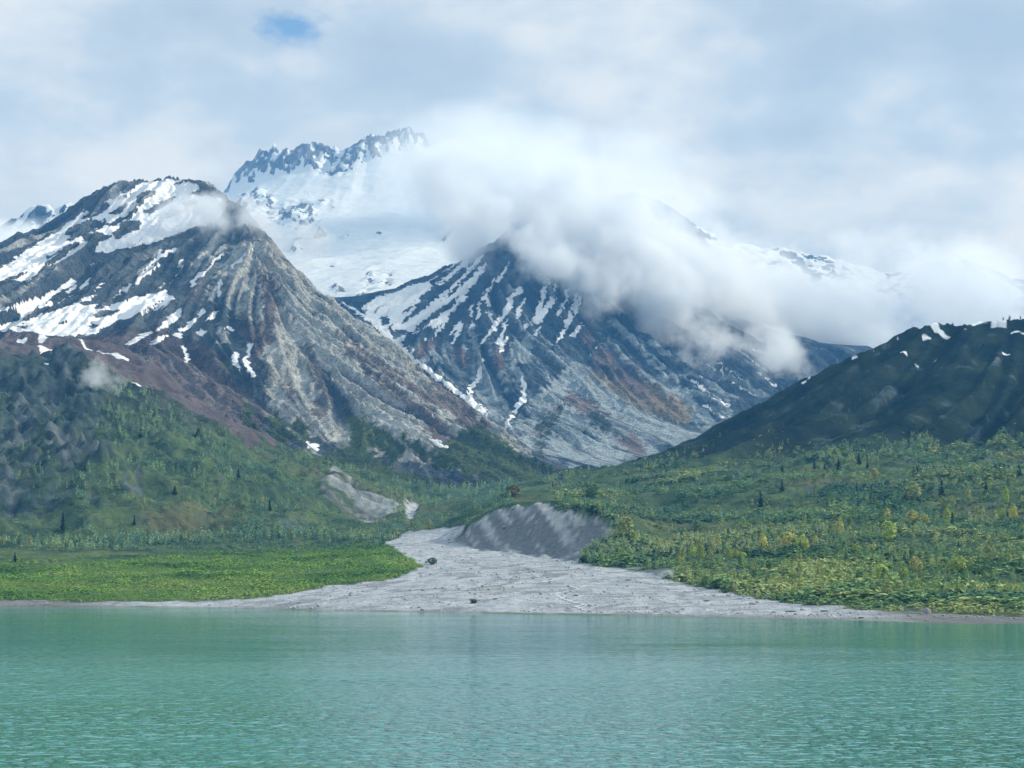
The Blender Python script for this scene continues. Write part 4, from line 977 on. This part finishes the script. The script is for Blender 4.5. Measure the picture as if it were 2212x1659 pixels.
x, y, z, k = scatter(w, n, r); h = r.uniform(5, 12, n)
specs.append(('poplar', x, y, z, h, h * r.uniform(0.35, 0.6, n), tones(n, [(0.111,0.244,0.174),(0.179,0.306,0.186),(0.291,0.404,0.223),(0.292,0.437,0.216)], x, y, 120, 87, r, .4), 34, 0.11, 6, 6))
mass('hillside_scrub', 'scrub and young woodland over the left hillside', specs)
# ------------------------------------------------------------------ streams and loose things on the gravel
def simple_mat(name, c1, c2, scale, rough=0.9):
    m, nt, out = nodemat(name); geo = N(nt, 'ShaderNodeNewGeometry')
    n = noise(nt, geo.outputs['Position'], scale, 4, 0.6)
    bs = N(nt, 'ShaderNodeBsdfPrincipled'); setin(bs, Roughness=rough); nt.links.new(mixrgb(nt, n, c1, c2), bs.inputs['Base Color'])
    b = N(nt, 'ShaderNodeBump'); setin(b, Strength=0.6, Distance=0.2); nt.links.new(n, b.inputs['Height']); nt.links.new(b.outputs[0], bs.inputs['Normal'])
    nt.links.new(bs.outputs[0], out.inputs['Surface']); return m
STREAM = simple_mat('melt_stream_water', (0.46, 0.51, 0.54), (0.58, 0.62, 0.64), 0.4, 0.25)  # pale colour painted in for the sky reflected in the streams
def stream(conv, pts, w):
    w *= 0.75
    q = [hit(*p) for p in conv(*pts)]; q = [p for p in q if p]
    P_ = []
    for a, b in zip(q[:-1], q[1:]):
        for t in np.linspace(0, 1, 8)[:-1]: P_.append([a[i] + (b[i] - a[i]) * t for i in range(2)])
    P_ = np.array(P_ + [list(q[-1][:2])]); n = len(P_)
    P_ += (np.stack([vnoise(P_[:, 0] / 6, P_[:, 1] / 6, 3), vnoise(P_[:, 0] / 6, P_[:, 1] / 6, 8)], 1) - 0.5) * 3
    d = np.gradient(P_, axis=0); d /= np.linalg.norm(d, axis=1)[:, None] + 1e-6
    nrm = np.stack([-d[:, 1], d[:, 0]], 1); ww = (w * (0.6 + 0.8 * vnoise(np.arange(n) * 0.4, np.zeros(n), 4)))[:, None]
    Lf, Rt = P_ + nrm * ww, P_ - nrm * ww
    V = np.concatenate([np.c_[Lf, FL.at(FL.H, Lf[:, 0], Lf[:, 1])], np.c_[Rt, FL.at(FL.H, Rt[:, 0], Rt[:, 1])]])
    V[:, 2] = np.tile(np.maximum(V[:n, 2], V[n:, 2]) + 0.12, 2)
    i = np.arange(n - 1); Q = np.stack([i, i + 1, n + i + 1, n + i], 1)
    me = quad_mesh('stream', V, Q); me.materials.append(STREAM)
    o = bpy.data.objects.new('stream', me); C.objects.link(o); structure(o)
stream(A6, ((1050,1095),(1130,1110),(1240,1135)), 1.6)
stream(A6, ((1250,1164),(1300,1150),(1310,1160)), 2.2)
stream(A6, ((1390,1180),(1430,1192),(1495,1208),(1410,1222),(1335,1245),(1390,1272),(1480,1298),(1530,1305),(1450,1322),(1520,1340),(1560,1352),(1500,1362)), 1.6)
stream(A6, ((1640,1304),(1560,1318),(1490,1330)), 1.0)
stream(A6, ((1890,1255),(1980,1275),(2090,1300),(2120,1308)), 0.9)
stream(A6, ((620,990),(660,980)), 1.6)
stream(A7, ((120,1345),(200,1338),(180,1352),(330,1372),(270,1380)), 1.0)
stream(A6, ((880,1348),(960,1342),(1010,1328)), 0.8)
STONE, DRIFT = simple_mat('grey_stone', (0.12, 0.12, 0.12), (0.34, 0.34, 0.33), 2.0), simple_mat('weathered_wood', (0.035, 0.03, 0.026), (0.10, 0.085, 0.07), 3.0)
def boulder(conv, pt, sz, label, group=None, seed=0):
    (px, py), = conv(pt); p = hit(px, py)
    if not p: return
    import bmesh
    bm = bmesh.new(); bmesh.ops.create_icosphere(bm, subdivisions=3, radius=1)
    r = np.random.default_rng(seed)
    pl = r.normal(size=(9, 3)); pl /= np.linalg.norm(pl, axis=1)[:, None]
    for v in bm.verts:
        c = np.array(v.co)
        for q in pl:
            e = c @ q - 0.72
            if e > 0: c = c - q * e * 0.85
        v.co = c * np.array((1.25, 0.9, 0.7))
    me = bpy.data.meshes.new('boulder'); bm.to_mesh(me); bm.free(); me.materials.append(STONE)
    o = bpy.data.objects.new('boulder', me); C.objects.link(o); o.location = (p[0], p[1], p[2] + 0.25 * sz); o.scale = (sz,) * 3; o.rotation_euler = (0, 0, r.uniform(0, 6))
    o['label'] = label; o['category'] = 'boulder'
    if group: o['group'] = group
boulder(A7, (1585,1362), 2.6, 'large pale boulder on the dark beach below the shrubs', seed=1)
boulder(A6, (1007,822), 2.2, 'pale block of stone stuck in the face of the grey bluff', seed=2)
for i, q in enumerate(((925,775),(1040,745),(820,850),(1095,820),(750,860),(1200,800),(1060,700))):
    boulder(A6, q, 1.1, 'small stone stuck in the grey face of the bluff', 'small stones in the bluff face', seed=20 + i)
for i, q in enumerate(((1480,1382),(1640,1385),(1760,1392),(1850,1385),(1950,1395),(2080,1392),(2150,1398),(1560,1370),(1700,1378))):
    boulder(A7, q, random.uniform(.5, .9), 'small stone on the dark beach under the right shrubs', 'small stones on the dark beach', seed=40 + i)
def log(conv, pt, ln, label, rot):
    (px, py), = conv(pt); p = hit(px, py)
    if not p: return
    me = tube_mesh('driftwood_log', [[(0, 0, -ln / 2, 0.30), (0.1, 0.05, -ln / 4, 0.34), (0.0, 0.1, ln / 4, 0.27), (0, 0, ln / 2, 0.16)], [(0.05, 0, -ln / 2, 0.2), (0.5, 0.3, -ln / 2 - 0.5, 0.08)], [(0, 0, -ln / 2, 0.2), (-0.5, 0.2, -ln / 2 - 0.4, 0.07)], [(0, 0.05, ln / 8, 0.10), (0.5, 0.4, ln / 8 + 0.6, 0.03)]])
    me.materials.clear(); me.materials.append(DRIFT)
    o = bpy.data.objects.new('driftwood_log', me); C.objects.link(o); o.location = (p[0], p[1], p[2] + 0.3); o.rotation_euler = (math.pi / 2, 0, rot)
    o['label'] = label; o['category'] = 'driftwood'
log(A7, (725,1355), 4.5, 'dark driftwood log on the gravel near the waterline, largest one', 1.5)
log(A7, (940,1352), 3.0, 'short dark log on the gravel below the shrub edge', 1.2)
log(A7, (190,1287), 2.5, 'dark stump lying on the upper gravel fan at the right', 1.9)
log(A7, (1175,1396), 2.0, 'small dark log at the very edge of the water', 1.4)
log(A6, (1800,1152), 3.6, 'dark root wad on the gravel below the low bank', 0.9)
log(A6, (1465,1252), 2.0, 'small dark snag beside the bends of the stream', 1.3)
log(A6, (950,1275), 2.0, 'small dark log in the middle of the gravel fan', 1.6)

def cobbles():
    r = np.random.default_rng(31); n = 5500
    x, y, z, k = scatter(FL.gravel * (FL.H0 > 0.3) * vis * (0.25 + smooth(0.45, 0.65, fbm(FL.X / 20, FL.Y / 45, 4, 79))) / (FL.Y / 1000), n, r)
    s_ = 0.16 * (1 + r.pareto(2.6, n)); s_ = np.minimum(s_, 0.9)
    base = np.array([(i, j, l) for l in (-0.6, 0.6) for j in (-1, 1) for i in (-1, 1)], float)
    V = base[None] * s_[:, None, None] * (1 + 0.5 * r.uniform(-1, 1, (n, 8, 3))); V += np.stack([x, y, z + 0.15 * s_], 1)[:, None]
    q = np.array([(0, 2, 3, 1), (4, 5, 7, 6), (0, 1, 5, 4), (2, 6, 7, 3), (0, 4, 6, 2), (1, 3, 7, 5)])
    Q = (q[None] + (np.arange(n) * 8)[:, None, None]).reshape(-1, 4)
    me = quad_mesh('gravel_cobbles', V.reshape(-1, 3), Q); me.materials.append(simple_mat('pale_cobble', (0.22, 0.24, 0.26), (0.40, 0.42, 0.44), 0.7))
    o = bpy.data.objects.new('gravel_cobbles', me); C.objects.link(o); o['kind'] = 'stuff'; o['label'] = 'loose grey cobbles strewn over the gravel fan'
cobbles()
# ------------------------------------------------------------------ air and low cloud
def haze():
    m, nt, out = nodemat('valley_haze')
    pv = N(nt, 'ShaderNodeVolumePrincipled'); setin(pv, Density=5.0e-5, Anisotropy=0.1); pv.inputs['Color'].default_value = (0.13, 0.46, 1.0, 1); pv.inputs['Absorption Color'].default_value = (1, 1, 1, 1)
    nt.links.new(pv.outputs[0], out.inputs['Volume'])
    x0, x1, y0, y1, z0, z1 = -3400, 3700, -420, 10300, -13.5, 2500
    co = np.array([(x, y, z) for z in (z0, z1) for y in (y0, y1) for x in (x0, x1)])
    q = np.array([(0, 2, 3, 1), (4, 5, 7, 6), (0, 1, 5, 4), (2, 6, 7, 3), (0, 4, 6, 2), (1, 3, 7, 5)])
    me = quad_mesh('haze', co, q, False); me.materials.append(m)
    o = bpy.data.objects.new('haze', me); C.objects.link(o); o['kind'] = 'stuff'; o['label'] = 'pale blue haze filling the valley air'
haze()
def cloud_material(name, dens, thr, amp, nscale, seed, soft=0.5, power=1.0):
    m, nt, out = nodemat(name)
    tc = N(nt, 'ShaderNodeTexCoord'); ob = tc.outputs['Object']
    ln = N(nt, 'ShaderNodeVectorMath', operation='LENGTH'); nt.links.new(ob, ln.inputs[0])
    geo = N(nt, 'ShaderNodeNewGeometry')
    off = N(nt, 'ShaderNodeVectorMath', operation='ADD'); nt.links.new(geo.outputs['Position'], off.inputs[0]); off.inputs[1].default_value = (seed * 311.0, seed * 173.0, seed * 57.0)
    n = noise(nt, off.outputs[0], nscale, 8, 0.64)
    fall = math_(nt, 'SUBTRACT', 1.0, ln.outputs['Value'])
    d = math_(nt, 'ADD', fall, math_(nt, 'MULTIPLY', math_(nt, 'SUBTRACT', n, 0.5), amp))
    d = ramp(nt, d, thr, thr + soft)
    if power != 1: d = math_(nt, 'POWER', d, power)
    edge = ramp(nt, fall, 0.0, 0.12)
    d = math_(nt, 'MULTIPLY', math_(nt, 'MULTIPLY', d, edge), dens)
    pv = N(nt, 'ShaderNodeVolumePrincipled'); pv.inputs['Color'].default_value = (0.895, 0.94, 0.985, 1); pv.inputs['Anisotropy'].default_value = 0.0
    nt.links.new(d, pv.inputs['Density']); nt.links.new(pv.outputs[0], out.inputs['Volume'])
    m.cycles.volume_step_rate = 0.3
    return m
def cloud(px, py, Y, rx, ry, dy, roll, label, **kw):
    """an ellipsoid of drifting cloud: image pixel, distance, half widths in metres, roll in degrees"""
    me = bpy.data.meshes.new('cloud'); import bmesh
    bm = bmesh.new(); bmesh.ops.create_icosphere(bm, subdivisions=3, radius=1.0); bm.to_mesh(me); bm.free()
    o = bpy.data.objects.new('cloud', me); C.objects.link(o)
    o.location = P(px, py, Y); o.scale = (rx, dy, ry); o.rotation_euler = (0, math.radians(roll), 0)
    me.materials.append(cloud_material('low_cloud', **kw))
    o['kind'] = 'stuff'; o['label'] = label
    return o
cloud(1310, 560, 5250, 620, 250, 560, 24, 'grey cloud wrapped round the head of the middle mountain', dens=0.017, thr=0.18, amp=5.5, nscale=1/230, seed=1, soft=0.8)
cloud(1380, 640, 4850, 560, 150, 240, 27, 'bright torn cloud hanging on the right flank of the middle mountain', dens=0.022, thr=0.46, amp=6.0, nscale=1/170, seed=8, soft=0.8)
cloud(1880, 685, 5700, 950, 285, 500, 0, 'long pale cloud bank lying behind the dark hill', dens=0.010, thr=0.12, amp=4.4, nscale=1/280, seed=2, soft=0.9)
cloud(1760, 735, 5550, 340, 120, 300, 4, 'thin mist along the foot of the cloud bank', dens=0.018, thr=0.10, amp=4.0, nscale=1/150, seed=9, soft=0.9)
cloud(1130, 430, 7700, 900, 400, 700, 6, 'thin cloud veil drifting across the snow ridge', dens=0.0042, thr=0.0, amp=3.0, nscale=1/480, seed=3, soft=0.9)
cloud(490, 486, 3950, 260, 75, 170, 14, 'small wisp of cloud crossing the snowy dome', dens=0.026, thr=0.36, amp=4.5, nscale=1/80, seed=4, soft=0.8)
cloud(208, 824, 2320, 40, 40, 24, 35, 'small puff of mist below the rocky bench', dens=0.045, thr=0.42, amp=3.5, nscale=1/26, seed=5)
cloud(20, 545, 5300, 260, 90, 300, -8, 'low grey cloud behind the snowy dome', dens=0.010, thr=0.10, amp=3.0, nscale=1/130, seed=6)
# ------------------------------------------------------------------ sky, sun, camera
SUN_EL, SUN_AZ = math.radians(30), math.radians(80)      # azimuth from +Y towards +X
w = bpy.data.worlds.new('World'); bpy.context.scene.world = w; w.use_nodes = True
nt = w.node_tree; nt.nodes.clear()
out = N(nt, 'ShaderNodeOutputWorld')
sky = N(nt, 'ShaderNodeTexSky', sky_type='NISHITA'); sky.sun_disc = False
sky.sun_elevation = SUN_EL; sky.sun_rotation = SUN_AZ; sky.dust_density = 0.0; sky.ozone_density = 4.0; sky.altitude = 1500
bg1 = N(nt, 'ShaderNodeBackground'); setin(bg1, Strength=0.10); nt.links.new(sky.outputs[0], bg1.inputs[0])
tc = N(nt, 'ShaderNodeTexCoord')
mp = N(nt, 'ShaderNodeMapping'); nt.links.new(tc.outputs['Generated'], mp.inputs[0]); mp.inputs['Scale'].default_value = (1, 1, 1.9)
mp.inputs['Location'].default_value = SKY_SHIFT = (0.13, 0.0, 0.31)
n1 = noise(nt, mp.outputs[0], 6.5, 5, 0.5); n2 = noise(nt, mp.outputs[0], 19.0, 6, 0.55); n3 = noise(nt, mp.outputs[0], 75.0, 4, 0.55)
v_ = math_(nt, 'ADD', math_(nt, 'MULTIPLY', n1, 0.65), math_(nt, 'MULTIPLY', n2, 0.35))
cl = N(nt, 'ShaderNodeValToRGB'); nt.links.new(v_, cl.inputs[0])
e = cl.color_ramp.elements; e[0].position = 0.39; e[0].color = (0.285, 0.35, 0.42, 1); e[1].position = 0.62; e[1].color = (0.50, 0.545, 0.585, 1)
x = cl.color_ramp.elements.new(0.50); x.color = (0.345, 0.415, 0.49, 1)
bg2 = N(nt, 'ShaderNodeBackground'); setin(bg2, Strength=1.0); nt.links.new(cl.outputs[0], bg2.inputs[0])
sz = N(nt, 'ShaderNodeSeparateXYZ'); nt.links.new(tc.outputs['Generated'], sz.inputs[0])
nt.links.new(ramp(nt, sz.outputs[2], 0.30, 1.0, 1.0, 1.8), bg2.inputs[1])      # the deck is brighter overhead
mx = N(nt, 'ShaderNodeMixShader')
# one ragged hole in the deck, where the blue shows through
def hole(center, radius, sx):
    d = N(nt, 'ShaderNodeVectorMath', operation='SUBTRACT'); nt.links.new(tc.outputs['Generated'], d.inputs[0]); d.inputs[1].default_value = center
    mm = N(nt, 'ShaderNodeMapping'); nt.links.new(d.outputs[0], mm.inputs[0]); mm.inputs['Scale'].default_value = (1 / (radius * sx), 1 / radius, 1 / radius); mm.inputs['Rotation'].default_value = (0, math.radians(-22), 0)
    ln = N(nt, 'ShaderNodeVectorMath', operation='LENGTH'); nt.links.new(mm.outputs[0], ln.inputs[0])
    return math_(nt, 'ADD', ln.outputs['Value'], math_(nt, 'MULTIPLY', math_(nt, 'SUBTRACT', n3, 0.5), 2.6))
def bearing(px, py):
    a = np.array(P(px, py, 1000.0)) - np.array((0, 0, EYE_Z)); return tuple(a / np.linalg.norm(a))
hf = ramp(nt, hole(bearing(632, 62), 0.0075, 2.0), 0.35, 1.5, 0.06, 1.0)
nt.links.new(hf, mx.inputs[0]); nt.links.new(bg1.outputs[0], mx.inputs[1]); nt.links.new(bg2.outputs[0], mx.inputs[2])
nt.links.new(mx.outputs[0], out.inputs['Surface'])
sd = bpy.data.lights.new('sun', 'SUN'); sd.energy = 3.0; sd.angle = math.radians(1); sd.color = (1.0, 0.96, 0.89)
so = bpy.data.objects.new('sun', sd); C.objects.link(so)
from mathutils import Vector
sv = Vector((math.sin(SUN_AZ) * math.cos(SUN_EL), math.cos(SUN_AZ) * math.cos(SUN_EL), math.sin(SUN_EL)))
so.rotation_euler = sv.to_track_quat('Z', 'Y').to_euler()
cd = bpy.data.cameras.new('camera'); co = bpy.data.objects.new('camera', cd); C.objects.link(co)
co.location = (0, 0, EYE_Z); co.rotation_euler = (math.pi / 2 + PITCH, 0, 0)
cd.sensor_width = 36; cd.lens = 18 / math.tan(math.radians(15)); cd.clip_end = 60000; cd.clip_start = 1
sc_ = bpy.context.scene; sc_.camera = co
sc_.view_settings.view_transform = 'Standard'; sc_.view_settings.look = 'None'; sc_.view_settings.exposure = 0.52
sc_.cycles.max_bounces = 8; sc_.cycles.volume_bounces = 6; sc_.cycles.use_denoising = True; sc_.cycles.sample_clamp_direct = 3.0; sc_.cycles.sample_clamp_indirect = 3.0
